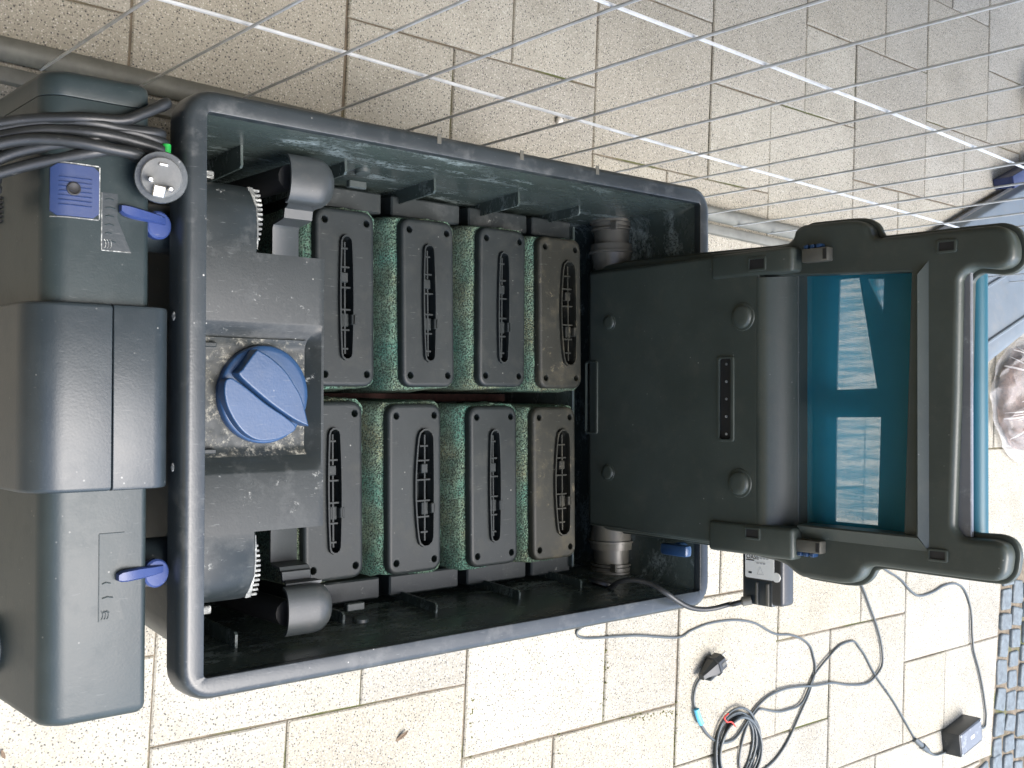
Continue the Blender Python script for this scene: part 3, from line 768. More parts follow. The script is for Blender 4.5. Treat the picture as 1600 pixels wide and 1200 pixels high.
# ------------------------------------------------------------ UV clarifier in front of the tub
uv = thing('uv_clarifier', 'long black clarifier housing with blue badge lying across the tub end', 'clarifier')
def uvring(y, xl, xr, zt, zb, rl, rr_, n=6):
    """cross-section in xz: upper corners rounded (left one broadly)"""
    pts = [(xr, y, zb)]
    for i in range(n+1):
        a = R(90*i/n); pts.append((xr-rr_+rr_*math.cos(a), y, zt-rr_+rr_*math.sin(a)))
    for i in range(n+1):
        a = R(90+90*i/n); pts.append((xl+rl+rl*math.cos(a), y, zt-rl+rl*math.sin(a)))
    pts.append((xl, y, zb)); return pts
def uvbody(bm, ys, xl, xr, zt, zb, rl, rr_, er=0.010, e1=None):
    rings = []
    y0, y1 = ys
    for k, (dy, sh) in enumerate(((0, er), (er*0.12, er*0.5), (er*0.5, er*0.13), (er, 0))): rings.append(uvring(y0+dy, xl+sh, xr-sh*0.6, zt-sh, zb, rl, rr_))
    er = e1 or er
    for k, (dy, sh) in enumerate(((er, 0), (er*0.5, er*0.13), (er*0.12, er*0.5), (0, er))): rings.append(uvring(y1-dy, xl+sh, xr-sh*0.6, zt-sh, zb, rl, rr_))
    loft(bm, rings, cap0=True, cap1=True)
bm = bmesh.new(); uvbody(bm, (-0.2985, 0.243), -0.122, -0.0265, 0.430, 0.17, 0.022, 0.007); obj('housing', bm, M['uv'], uv, 35)
bm = bmesh.new(); uvbody(bm, (0.230, 0.2660), -0.124, -0.0265, 0.431, 0.17, 0.022, 0.010, 0.003, 0.0006); obj('end_cap', bm, M['uv'], uv, 35)
bm = bmesh.new(); uvbody(bm, (0.2665, 0.2905), -0.124, -0.0265, 0.431, 0.17, 0.022, 0.010, 0.0006, 0.009); obj('end_cap', bm, M['uv'], uv, 35)
bm = bmesh.new(); uvbody(bm, (-0.0885, 0.0815), -0.139, -0.0655, 0.4405, 0.17, 0.034, 0.001, 0.004); obj('band_half', bm, M['band'], uv, 35)
bm = bmesh.new()
rings = [uvring(y, -0.0645, -0.007-sh*0.5, 0.4405-sh, 0.26, 0.001, 0.020) for y, sh in ((-0.0885, 0.004), (-0.0875, 0.001), (-0.085, 0), (0.078, 0), (0.0805, 0.001), (0.0815, 0.004))]
loft(bm, rings, cap0=True, cap1=True); obj('band_half', bm, M['band'], uv, 35)
# round screw cap low on the near face
bm = bmesh.new(); lathe(bm, [(0, 0.028), (0.012, 0.028), (0.016, 0.026), (0.017, 0.022), (0.020, 0.022), (0.020, 0.018)], (-0.120, -0.245, 0.287), (-1, 0, 0), 30); obj('screw_cap', bm, M['uv'], uv, 30)
for z0, ya in ((0.262, -0.110), (0.285, 0.166)):
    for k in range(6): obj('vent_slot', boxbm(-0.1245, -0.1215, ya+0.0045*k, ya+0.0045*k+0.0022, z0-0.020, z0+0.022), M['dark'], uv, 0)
# blue badge: flush tile with raised ridges and a screw
bd_px = [(-0.1222, 0.2039, 0.4305), (-0.0770, 0.2069, 0.4305), (-0.0767, 0.1648, 0.4305), (-0.1219, 0.1614, 0.4305)]
bx0, bx1 = -0.1205, -0.0755; by0, by1 = 0.1585, 0.2060
def onuv(x):      # height of the housing's upper skin
    xl, rl, zt = -0.122, 0.022, 0.430
    return zt if x > xl+rl else zt-rl+math.sqrt(max(0, rl*rl-(xl+rl-x)**2))
bm = bmesh.new(); L = rrect(bx0+0.004, bx1, by0, by1, 0.005, 4)
xs = [bx0+0.004+(bx1-bx0-0.004)*k/8 for k in range(9)]
rings = []
for x in xs:
    rings.append([(x, by0+(0.004 if x in (xs[0], xs[-1]) else 0), onuv(x)-0.001), (x, by0+0.0006+(0.004 if x in (xs[0], xs[-1]) else 0), onuv(x)+0.0016), (x, by1-0.0006-(0.004 if x in (xs[0], xs[-1]) else 0), onuv(x)+0.0016), (x, by1-(0.004 if x in (xs[0], xs[-1]) else 0), onuv(x)-0.001)])
loft(bm, rings, cap0=True, cap1=True); bdg = obj('badge', bm, M['badge'], uv, 50)
rings2 = []
bm = bmesh.new()
for (ya, yb) in ((by0-0.0012, by0-0.0002), (by1+0.0002, by1+0.0012)):
    loft(bm, [[(x, ya, onuv(x)-0.001), (x, ya, onuv(x)+0.0009), (x, yb, onuv(x)+0.0009), (x, yb, onuv(x)-0.001)] for x in xs], cap0=True, cap1=True)
for xa in (bx1+0.0002,):
    box(bm, xa, xa+0.001, by0, by1, 0.429, 0.4309)
obj('badge_frame', bm, M['lime'], bdg, 0)
for k in range(7):
    y = 0.1690+0.0041*k
    bm = bmesh.new(); loft(bm, [[(x, y-0.0007, onuv(x)+0.0012), (x, y, onuv(x)+0.0028), (x, y+0.0007, onuv(x)+0.0012)] for x in [-0.1105+0.0035*q for q in range(9)]], cap0=True, cap1=True); obj('ridge', bm, M['badge'], bdg, 0)
bm = bmesh.new(); lathe(bm, [(0, 0.0062), (0.0016, 0.0062), (0.002, 0.0052), (0.0012, 0.0040)], (-0.0985, 0.1835, 0.4315), (-0.05, 0, 1), 14); obj('screw', bm, M['dark'], bdg)
# embossed type panels (worn, unreadable) beside each lever
def emboss(pts, z, w_=0.0009):
    bm = bmesh.new()
    tube(bm, [(x, y, z) for x, y in pts], w_, 5); return bm
for (yA, yB, dark) in ((0.184, 0.131, 1), (-0.128, -0.208, 0)):
    xa, xb = -0.0725, -0.049
    lo, hi = min(yA, yB), max(yA, yB)
    if dark:
        pl = [(xa, lo), (xb+0.004, lo), (xb-0.009, lo+0.030), (xb-0.009, hi), (xa, hi)]
    else: pl = [(xa, hi), (xb, hi), (xb-0.010, (lo+hi)/2), (xb, lo), (xa, lo)]
    bm = bmesh.new(); plate(bm, pl, [], 0.4285, 0.4303 if dark else 0.43008); pn = obj('type_panel', bm, M['band'] if dark else M['uv'], uv, 0)
    obj('panel_edge', emboss(pl[:2] if dark else [pl[1], pl[0]], 0.4301, 0.0005), M['lime'] if dark else M['uv'], pn)
    obj('panel_edge', emboss([pl[-1], pl[0]], 0.4301, 0.0005), M['lime'] if dark else M['uv'], pn)
    for k in range(6 if dark else 3):
        y = lo+0.008+(hi-lo-0.014)*k/5.0; L_ = rng.uniform(0.006, 0.012)
        obj('embossed_mark', emboss([(xa+0.003, y), (xa+0.003+L_*0.5, y+0.0012), (xa+0.003+L_, y)], 0.4303, 0.0006), M['uv'], pn)
    for k in range(3):
        y = lo+0.006
        obj('embossed_mark', emboss([(xa+0.0025+0.0028*k, y+0.003*math.sin(a*0.6), ) if False else (xa+0.002+0.0026*k+0.0018*math.cos(a*0.5), y+0.004*math.sin(a*0.5)) for a in range(-3, 4)], 0.4304, 0.0004), M['lime'] if dark else M['uv'], pn)
# couplings into the tub and blue locking levers
for s, yy in ((1, 0.1645), (-1, -0.166)):
    bm = bmesh.new(); lathe(bm, [(0, 0.024), (0.052, 0.024), (0.052, 0.029), (0.064, 0.029)], (-0.030, yy, 0.376), (1, 0, 0), 26); obj('coupling', bm, M['band'], uv, 30)
    bm = bmesh.new(); lathe(bm, [(0, 0.0135), (0.006, 0.0135), (0.0078, 0.0118), (0.008, 0.009)], (-0.0165, yy-0.004, 0.418), (0.15, 0, 1), 22); lv = obj('lever', bm, M['lever'], uv, 35)
    bm = bmesh.new(); rr0 = [(-0.0100, 0.004), (-0.020, 0.0046), (-0.035, 0.0055), (-0.048, 0.0055), (-0.0535, 0.0050), (-0.057, 0.003)]
    rings = []
    for k, (x, hw) in enumerate(rr0):
        zz = 0.4270+0.0120*min(1, k/3.0)-0.001*(k > 3); yo = yy+0.0012*k*(1 if s > 0 else -0.4)
        rings.append([(x, yo-hw, zz-0.007), (x, yo-hw, zz-0.0025), (x, yo-hw*0.72, zz), (x, yo+hw*0.72, zz), (x, yo+hw, zz-0.0025), (x, yo+hw, zz-0.007)])
    loft(bm, rings, cap0=True, cap1=True); obj('lever_arm', bm, M['lever'], lv, 30)
    obj('lever_stem', lathe(bmesh.new(), [(0, 0.009), (0.03, 0.009)], (-0.0165, yy-0.004, 0.392), (0, 0, 1), 14), M['band'], lv)

# ------------------------------------------------------------ mains cable coiled over the clarifier, with its plug
cabl = thing('mains_cable', 'thick black mains cable bunched over the clarifier with a plug hanging at its end', 'cable')
strands = [
    [(-0.1790, 0.2256, 0.4400), (-0.1637, 0.2352, 0.4400), (-0.1322, 0.2434, 0.4400), (-0.0935, 0.2473, 0.4400), (-0.0587, 0.2503, 0.4400), (-0.0395, 0.2595, 0.4400), (-0.0248, 0.2681, 0.4400), (-0.0148, 0.2747, 0.4400)],
    [(-0.1784, 0.2271, 0.4380), (-0.1631, 0.2308, 0.4380), (-0.1369, 0.2385, 0.4380), (-0.1096, 0.2432, 0.4380), (-0.0813, 0.2439, 0.4380), (-0.0518, 0.2429, 0.4380), (-0.0212, 0.2449, 0.4380)],
    [(-0.1792, 0.2178, 0.4410), (-0.1639, 0.2235, 0.4410), (-0.1324, 0.2326, 0.4410), (-0.1106, 0.2351, 0.4410), (-0.0823, 0.2345, 0.4410), (-0.0530, 0.2334, 0.4410), (-0.0187, 0.2291, 0.4410)],
    [(-0.1813, 0.2096, 0.4490), (-0.1662, 0.2152, 0.4490), (-0.1403, 0.2232, 0.4490), (-0.1188, 0.2249, 0.4490), (-0.0966, 0.2234, 0.4490), (-0.0737, 0.2206, 0.4490), (-0.0471, 0.2194, 0.4490)],
    [(-0.1781, 0.1903, 0.4380), (-0.1629, 0.2012, 0.4380), (-0.1420, 0.2132, 0.4380), (-0.1205, 0.2204, 0.4380), (-0.1039, 0.2241, 0.4380), (-0.0812, 0.2306, 0.4380), (-0.0518, 0.2412, 0.4380), (-0.0180, 0.2370, 0.4380)],
    [(-0.1780, 0.1816, 0.4380), (-0.1628, 0.1902, 0.4380), (-0.1312, 0.2031, 0.4380), (-0.1038, 0.2116, 0.4380), (-0.0811, 0.2179, 0.4380), (-0.0577, 0.2237, 0.4380), (-0.0211, 0.2233, 0.4380)]]
for k, st in enumerate(strands):
    st = [Vector(p) for p in st]
    a0 = st[0]; a1 = st[-1]
    pre = [Vector((-0.150, a0.y+0.002, 0.33)), Vector((-0.152, a0.y+0.001, 0.39))]
    mid = []
    for q in st:
        if q.x < -0.085: q = Vector((q.x, q.y, q.z-0.55*(-0.085-q.x)))
        if q.x > -0.03: q = Vector((q.x, q.y, q.z-0.25*(q.x+0.03)))
        mid.append(q)
    post = [mid[-1]+Vector((0.004, 0.001, -0.016)), mid[-1]+Vector((0.000, 0.003, -0.05)), mid[-1]+Vector((-0.004, 0.004, -0.10))]
    obj('strand', tube(bmesh.new(), spline(pre+mid+post, 6), 0.0054, 9), M['rubber'], cabl, 60)
pc = Vector((-0.030, 0.1985, 0.462)); pd = Vector((-0.30, -0.14, 0.75)).normalized()
ax = pd.orthogonal().normalized()
pcap = obj('plug', lathe(bmesh.new(), [(-0.044, 0.006), (-0.040, 0.009), (-0.026, 0.016), (-0.020, 0.0215), (-0.012, 0.0235), (-0.004, 0.0240), (-0.002, 0.0232), (-0.002, 0.019)], pc, pd, 30), M['clearcap'], cabl, 35)
obj('plug_face', lathe(bmesh.new(), [(-0.010, 0.0185), (0.0045, 0.0185), (0.0055, 0.0175)], pc, pd, 30), M['plugface'], pcap, 35)
yv = Vector((0.15, 1, 0.05)); yv = (yv-pd*yv.dot(pd)).normalized(); xv = yv.cross(pd)
def pin(a, b, L, r): return lathe(bmesh.new(), [(0, r), (L-0.002, r), (L, r*0.6)], pc+xv*a+yv*b, pd, 12)
obj('pin', pin(-0.0090, -0.004, 0.022, 0.0028), M['pin'], pcap); obj('pin', pin(0.0095, -0.009, 0.022, 0.0028), M['pin'], pcap)
Rm = Matrix.Translation(pc) @ Matrix((xv, yv, pd)).transposed().to_4x4()
bm = boxbm(-0.0055, 0.0055, -0.0185, -0.0075, 0.004, 0.0135, 0.001, 1, mat=Rm); obj('earth_contact', bm, M['pin'], pcap)
bm = boxbm(-0.0040, 0.0040, 0.0100, 0.0128, 0.004, 0.0080, 0.0005, 1, mat=Rm); obj('earth_contact', bm, M['pin'], pcap)
obj('lead', tube(bmesh.new(), spline([pc-pd*0.042, pc-pd*0.060+Vector((0, 0.004, 0)), (-0.012, 0.235, 0.36), (-0.014, 0.25, 0.30)], 6), 0.0054, 9), M['rubber'], cabl, 60)
gp = Vector((-0.0158, 0.2346, 0.4400)); gq = Vector((-0.0157, 0.2243, 0.4400))
obj('green_sleeve', tube(bmesh.new(), [gp, gp.lerp(gq, 0.5), gq], 0.0042, 12), M['green'], cabl)
bm = bmesh.new()
for k in range(40):
    p = Vector((-0.012+rng.gauss(0, 0.008), 0.262+rng.gauss(0, 0.014), 0.30+rng.uniform(0, 0.07))); d = Vector((rng.gauss(0, 1), rng.gauss(0, 1), rng.gauss(0, .6))).normalized()*rng.uniform(0.008, 0.018)
    tube(bm, [p, p+d*0.5+Vector((0, 0, 0.002)), p+d], 0.0006, 4)
o = obj('dry_grass_tuft', bm, M['straw'], None, 0); tag(o, 'wisps of dry grass caught between the clarifier end and the tub', 'dry grass')

# ------------------------------------------------------------ screen housing standing upright on the pivots
scr = thing('screen_housing', 'upright black screen drive housing with blue mesh window at the far tub end', 'screen housing', (0.715, 0, 0.28))
SX = 0.715
def spt(a, b, h): return (h, a, b-0.28)              # plate coords (y, z) and depth x, local to the thing
outline = [(0.1935, 0.2822), (0.1943, 0.3764), (0.1922, 0.4916), (0.1899, 0.5995), (0.1917, 0.6216), (0.1979, 0.6310), (0.2073, 0.6329), (0.2132, 0.6441), (0.2114, 0.7049), (0.2094, 0.7220), (0.2019, 0.7338), (0.1902, 0.7380), (0.1858, 0.7438), (0.1852, 0.8478), (0.1847, 0.8876), (0.1778, 0.9000), (0.1628, 0.9068), (0.1459, 0.9060), (0.1391, 0.8985), (0.1373, 0.8875), (0.1415, 0.8636), (0.1387, 0.8557), (0.1309, 0.8470), (0.0000, 0.8445), (-0.1439, 0.8390), (-0.1531, 0.8456), (-0.1551, 0.8543), (-0.1542, 0.8840), (-0.1579, 0.8950), (-0.1683, 0.8991), (-0.1890, 0.8963), (-0.1982, 0.8873), (-0.1988, 0.8614), (-0.1980, 0.7433), (-0.2018, 0.7300), (-0.2129, 0.7250), (-0.2219, 0.7140), (-0.2242, 0.6959), (-0.2232, 0.6421), (-0.2183, 0.6310), (-0.2114, 0.6216), (-0.2059, 0.5996), (-0.1974, 0.4920), (-0.1964, 0.3773), (-0.1959, 0.2833), (-0.1865, 0.2713), (0.1830, 0.2701)]
outline = fillet(outline, 0.010)
hole = [(0.1546, 0.5729), (0.1428, 0.7903), (-0.1579, 0.7804), (-0.1684, 0.5670)]
def revx(a, b, h): return (-h, a, b-0.28)            # extrude towards -x (the viewer)
bm = bmesh.new(); plate(bm, outline, [hole], -0.020, 0.0, rnd=0.0065, seg=4, fn=revx, hrnd=0.0015)
body = obj('housing_front', bm, M['lid'], scr, 40)
bm = bmesh.new(); fo = outline if area(outline) > 0 else outline[::-1]
plate(bm, inset(fo, -0.005), [], -0.028, -0.021, rnd=0.002, seg=2, fn=revx, bottom=False)
o = None
bm2 = bmesh.new(); plate(bm2, inset(fo, -0.005), [inset(hole if area(hole) > 0 else hole[::-1], -0.002)], -0.028, -0.021, rnd=0.002, seg=2, fn=revx); bm.free()
obj('rear_flange', bm2, M['lid'], scr, 40)
# lower panel: proud plate whose upper end slopes back to the window
pan = [(0.1804, 0.2877), (0.1845, 0.3900), (0.1821, 0.5122), (0.1515, 0.5144), (0.1489, 0.5899), (-0.1588, 0.5900), (-0.1572, 0.5104), (-0.1877, 0.5084), (-0.1850, 0.3908), (-0.1858, 0.2889)]
pan_lo = [(y, z) for y, z in pan]
bm = bmesh.new()
slot1 = [(0.0481, 0.5292), (0.0505, 0.5334), (0.0503, 0.5437), (0.0477, 0.5478), (-0.0534, 0.5469), (-0.0568, 0.5428), (-0.0571, 0.5324), (-0.0539, 0.5283)]
zc0 = [(-0.0007, 0.2856)][0][1]
z1 = [(-0.0003, 0.5909)][0][1]; z2 = [(-0.0002, 0.6249)][0][1]
yl, yr = [(0.1505, 0.5899)][0][0], [(-0.1636, 0.5900)][0][0]
edge_lo = [(0.1822, 0.2890), (0.1838, 0.5122), (-0.1924, 0.5126), (-0.1885, 0.2902)]
pl_out = [edge_lo[0], edge_lo[1], (edge_lo[1][0]-0.002, z1), (edge_lo[2][0]+0.002, z1), edge_lo[2], edge_lo[3]]
sx0 = [(0.0531, 0.2868), (-0.0543, 0.2871)]
plate(bm, pl_out, [slot1], -0.016, 0.015, rnd=0.004, seg=3, fn=lambda a, b, h: (-h, a, b-0.28), hrnd=0.001)
lp = obj('lower_panel', bm, M['lid'], scr, 40)
bm = bmesh.new()
za, zb = z1-0.004-0.28, z2-0.28
loft(bm, [[(-0.0148, yl-0.001, za), (-0.0152, yl-0.001, za+0.002), (-0.0150, yl, za+0.006), (-0.0138, yl, za+0.011), (-0.0110, yl, za+0.017), (0.020, yl+0.002, zb), (0.028, yl+0.002, zb), (0.028, yl, za)],
          [(-0.0148, yr+0.001, za), (-0.0152, yr+0.001, za+0.002), (-0.0150, yr, za+0.006), (-0.0138, yr, za+0.011), (-0.0110, yr, za+0.017), (0.020, yr-0.002, zb), (0.028, yr-0.002, zb), (0.028, yr, za)]], cap0=True, cap1=True)
obj('sloped_panel', bm, M['lid'], scr, 60)
# raised slot frames
def slot_frame(o, i_, h0, h1, name, par):
    bm = bmesh.new(); o = o if area(o) > 0 else o[::-1]; i_ = i_ if area(i_) > 0 else i_[::-1]
    plate(bm, o, [i_], h0, h1, rnd=0.0012, seg=2, fn=lambda a, b, h: (-h, a, b-0.28)); return obj(name, bm, M['lid'], par, 40)
zA, zB = [(-0.0004, 0.5269)][0][1], [(-0.0004, 0.5537)][0][1]; yA, yB = [(-0.0586, 0.5363)][0][0], [(0.0521, 0.5362)][0][0]
slot_frame(rrect(yA, yB, zA, zB, 0.004, 3), rrect(yA+0.003, yB-0.003, zA+0.003, zB-0.0045, 0.003, 3), 0.014, 0.0172, 'slot_frame', lp)
zA2, zB2 = [(-0.0004, 0.5269)][0][1], 0
bz0, bz1 = [(-0.0007, 0.2837)][0][1]-0.001, [(-0.0006, 0.3086)][0][1]; bya, byb = [(-0.0550, 0.2944)][0][0], [(0.0519, 0.2941)][0][0]
slot_frame(rrect(bya, byb, bz0, bz1, 0.004, 3), rrect(bya+0.0025, byb-0.0025, bz0+0.0025, bz1-0.004, 0.003, 3), 0.013, 0.0172, 'slot_frame', lp)
for k in range(5):
    p = Vector((-0.013, yA+(yB-yA)*(0.09+0.205*k), zA+0.0125-0.28))
    obj('slot_hole', lathe(bmesh.new(), [(0, 0.0018), (0.001, 0.0018)], p, (-1, 0, 0), 8), M['lime'], lp)
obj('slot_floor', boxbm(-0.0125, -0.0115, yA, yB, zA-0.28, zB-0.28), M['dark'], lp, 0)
# round bosses
for (y_, z_), r0, hgt in (([(0.1065, 0.3305)][0], 0.0125, 0.003), ([(0.1022, 0.5668)][0], 0.0185, 0.0065), ([(-0.1095, 0.3285)][0], 0.0130, 0.003), ([(-0.1111, 0.5619)][0], 0.0190, 0.0065)):
    bm = bmesh.new(); lathe(bm, [(0, r0), (hgt*0.25, r0*0.96), (hgt*0.3, r0*0.80), (hgt*0.75, r0*0.76), (hgt, r0*0.62), (hgt*1.02, r0*0.3)], (-0.0148, y_, z_-0.28), (-1, 0, 0), 26); obj('round_boss', bm, M['lid'], lp, 50)
# side ledges beside the slope, with rounded lower ends
for s, pts in ((1, [(0.1848, 0.5181), (0.1814, 0.6445), (0.1536, 0.6473), (0.1559, 0.5202)]), (-1, [(-0.1618, 0.5142), (-0.1633, 0.6445), (-0.2010, 0.6426), (-0.1933, 0.5100)])):
    ys = sorted(p[0] for p in pts); za_, zb_ = pts[0][1], pts[1][1]
    yi = ys[0] if s > 0 else ys[-1]; ye = ys[-1] if s > 0 else ys[0]
    lo, hi = (ys[0], ys[-1])
    o = obj('side_ledge', boxbm(-0.0195, 0.01, lo, hi, za_-0.28, zb_-0.28, 0.005, 4), M['lid'], scr, 45)
def recess(px4, name='moulded_recess', X=0.0):
    ys = [p[0] for p in px4]; zs = [p[1] for p in px4]
    L = rrect(min(ys), max(ys), min(zs), max(zs), 0.003, 3)
    f = slot_frame(L, inset(L, 0.0028), X-0.002, X+0.0022, name, body)
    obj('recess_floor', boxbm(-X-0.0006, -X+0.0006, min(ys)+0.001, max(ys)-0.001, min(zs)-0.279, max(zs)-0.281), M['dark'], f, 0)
recess([(0.1764, 0.5778), (0.1737, 0.6061), (0.1584, 0.6061), (0.1609, 0.5778)], X=0.0190); recess([(-0.1672, 0.5729), (-0.1650, 0.5975), (-0.1786, 0.5975), (-0.1810, 0.5730)], X=0.0190)
recess([(0.1746, 0.8211), (0.1721, 0.8449), (0.1594, 0.8448), (0.1617, 0.8211)], X=0.0005); recess([(-0.1716, 0.8098), (-0.1691, 0.8338), (-0.1811, 0.8338), (-0.1838, 0.8098)], X=0.0005)
# tapered bar above the window with mitred corners, plus the lower side rail
zr0, zr1 = [(-0.0001, 0.7999)][0][1]-0.28, [(-0.0000, 0.8117)][0][1]-0.28
yt0, yt1 = [(0.1379, 0.8001)][0][0], [(-0.1569, 0.7935)][0][0]; yu0, yu1 = [(0.1541, 0.8104)][0][0], [(-0.1746, 0.8022)][0][0]
bm = bmesh.new()
loft(bm, [[(-0.0065, yt0, zr0-0.001), (-0.0080, yt0, zr0+0.002), (0.0005, yu0, zr1), (0.02, yu0, zr1), (0.02, yt0, zr0-0.001)], [(-0.0065, yt1, zr0-0.001), (-0.0080, yt1, zr0+0.002), (0.0005, yu1, zr1), (0.02, yu1, zr1), (0.02, yt1, zr0-0.001)]], cap0=True, cap1=True)
obj('sloped_panel', bm, M['lid'], scr, 20)
for s in (1, -1):
    yy0 = yt0 if s > 0 else yt1; yy1 = yu0 if s > 0 else yu1
    zs = [zb+0.006, zr0, zr1]
    if s < 0:
        bm = bmesh.new()
        loft(bm, [[(-0.0065, yy0, zb+0.018), (-0.0080, yy0-0.002, zb+0.018), (0.0005, yy1, zb+0.024), (0.02, yy1, zb+0.02), (0.02, yy0, zb+0.02)], [(-0.0065, yy0, zr0), (-0.0080, yy0-0.002, zr0+0.002), (0.0005, yy1, zr1), (0.02, yy1, zr1), (0.02, yy0, zr0)]], cap0=True, cap1=True)
        obj('side_rail', bm, M['lid'], scr, 20)
# frame walls of the window and the cloth inside
hz = [p[1] for p in hole]; hy = [p[0] for p in hole]
ya_, yb_ = min(hy), max(hy); z0_, z1_ = min(hz)-0.28, max(hz)-0.28
obj('window_sill', boxbm(0.0205, 0.052, ya_-0.004, yb_+0.004, zb-0.006, zb+0.0012, 0.001, 1), M['lid'], scr)
def clothgrid(x, y0, y1, z0, z1, sag, holes=None, n=28):
    bm = bmesh.new()
    for i in range(n):
        for j in range(n): pass
    bmesh.ops.create_grid(bm, x_segments=n, y_segments=n, size=0.5)
    for v in bm.verts:
        u, w_ = v.co.x+0.5, v.co.y+0.5
        v.co = Vector((x+sag*noise.noise(Vector((u*2.3, w_*2.7, x*50))), y0+(y1-y0)*u, z0+(z1-z0)*w_))
    return bm
obj('screen_cloth', clothgrid(0.040, ya_-0.003, yb_+0.003, zb-0.004, z1_+0.030, 0.0015), M['mesh'], scr, 60)
# black backing tray with its three openings
X_b = 0.770
o1 = [(0.1477, 0.6624), (0.1479, 0.6902), (0.0102, 0.7145), (0.0089, 0.6577)]; o2 = [(0.1454, 0.7017), (0.1436, 0.7241), (0.1031, 0.7224)]; o3 = [(-0.0259, 0.6577), (-0.0249, 0.7196), (-0.1571, 0.7152), (-0.1575, 0.6557)]
bo = [(ya_-0.006, z0_+0.28-0.03), (yb_+0.006, z0_+0.28-0.03), (yb_+0.006, z1_+0.28+0.03), (ya_-0.006, z1_+0.28+0.03)]
bm = bmesh.new(); plate(bm, bo, [o1, o2, o3], -0.053, -0.050, fn=lambda a, b, h: (-h+0.006, a, b-0.28)); obj('backing_tray', bm, M['lid'], scr, 0)
for yy in (ya_-0.008, yb_+0.004): obj('tray_side', boxbm(0.022, 0.088, yy, yy+0.004, z0_-0.02, z1_+0.02), M['lid'], scr, 0)
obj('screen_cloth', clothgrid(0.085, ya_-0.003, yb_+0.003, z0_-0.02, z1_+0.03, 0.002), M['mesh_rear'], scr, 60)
# top roller with the cloth running over it
ztop = [(0.0001, 0.8501)][0][1]-0.28
ry0, ry1 = [(0.1402, 0.8441)][0][0], [(-0.1558, 0.8382)][0][0]
obj('roller', lathe(bmesh.new(), [(0, 0.012), (ry0-ry1, 0.012)], (0.040, ry1, ztop-0.006), (0, 1, 0), 20), M['trafo'], scr)
bm = bmesh.new(); rings = []
for k in range(11):
    a = math.pi*(0.05+0.9*k/10); rings.append([(0.040-0.0145*math.cos(a), yy, ztop-0.006+0.0145*math.sin(a)) for yy in (ry1+0.003, ry1*0.5, 0, ry0*0.5, ry0-0.003)])
for rr_ in (rings[0], rings[-1]): pass
rings = [[(x, y, z-0.05) for x, y, z in rings[0]]]+rings+[[(x+0.004, y, z-0.10) for x, y, z in rings[-1]]]
loft(bm, rings, closed=False); obj('belt_cloth', bm, M['mesh_belt'] if 'mesh_belt' in M else M['mesh'], scr, 60)
obj('scraper_strip', boxbm(0.012, 0.018, ry1+0.001, ry0-0.001, ztop-0.020, ztop+0.004, 0.001, 1), M['foil'], scr)
# small clips, blue on top
for s, pts in ((1, [(0.1807, 0.6525), (0.1771, 0.6884), (0.1640, 0.6884), (0.1673, 0.6525)]), (-1, [(-0.1783, 0.6432), (-0.1748, 0.6784), (-0.1864, 0.6784), (-0.1901, 0.6432)])):
    ys = [p[0] for p in pts]; zs = [p[1]-0.28 for p in pts]
    cl = obj('latch', boxbm(-0.012, 0.002, min(ys), max(ys), min(zs), max(zs), 0.0015, 2), M['pipe'], scr)
    ye = max(ys) if s > 0 else min(ys)
    for k in range(3):
        z_ = min(zs)+(max(zs)-min(zs))*(0.05+0.25*k); obj('latch_tooth', boxbm(-0.011, 0.0, min(ye, ye+s*0.005), max(ye, ye+s*0.005), z_, z_+0.006, 0.001, 1), M['blue'], cl)
    obj('latch_eye', boxbm(-0.0125, -0.010, min(ys)+0.002, max(ys)-0.002, max(zs)-0.006, max(zs)-0.001), M['dark'], cl, 0)
bm = bmesh.new(); lathe(bm, [(0, 0.0022), (0.012, 0.0022)], (0.048, [(-0.1698, 0.8870)][0][0], [(-0.1682, 0.8758)][0][1]-0.28), (0, 0, 1), 8); obj('hinge_pin', bm, M['lid'], scr)
# drive motor on the back, with its printed label
MX = 0.790-0.715
mz0, mz1 = [(-0.2471, 0.4986)][0][1]-0.28, [(-0.2389, 0.5655)][0][1]-0.28
my0, my1 = -0.283, -0.195
mo = obj('drive_motor', boxbm(MX-0.002, MX+0.026, my0+0.002, my1, mz0, mz1, 0.005, 3), M['trafo'], scr)
obj('motor_bracket', boxbm(MX-0.001, MX+0.024, my1-0.004, -0.150, mz0+0.004, mz1-0.004, 0.003, 2), M['lid'], mo)
obj('motor_cover', boxbm(MX-0.003, MX+0.020, my0, my0+0.034, mz0+0.006, mz1-0.016, 0.002, 2), M['band'], mo)
obj('motor_rib', boxbm(MX-0.006, MX+0.01, my0+0.001, my0+0.031, mz1-0.024, mz1-0.020, 0.0005, 1), M['pipe'], mo)
obj('motor_rib', boxbm(MX-0.006, MX+0.01, my0+0.001, my0+0.031, mz0+0.026, mz0+0.029, 0.0005, 1), M['pipe'], mo)
obj('cable_gland', lathe(bmesh.new(), [(0, 0.0065), (0.012, 0.0065), (0.014, 0.0045)], (MX-0.004, my0+0.006, mz0+0.018), (-0.6, -0.2, -0.75), 14), M['pipe'], mo)
ly0, ly1 = my0+0.036, my1-0.022
lz0, lz1 = mz0+0.007, mz1-0.013
bm = bmesh.new(); plate(bm, rrect(ly0, ly1+0.014, lz0, lz1, 0.003, 3), [], 0, 0.0008, fn=lambda a, b, h: (MX-0.0022-h, a, b)); lb = obj('label_sticker', bm, M['white'], mo, 0)
obj('round_sticker', lathe(bmesh.new(), [(0, 0.0065), (0.0008, 0.0065)], (MX-0.0021, ly0+0.005, mz1-0.0095), (-1, 0, 0), 18), M['white'], mo, 0)
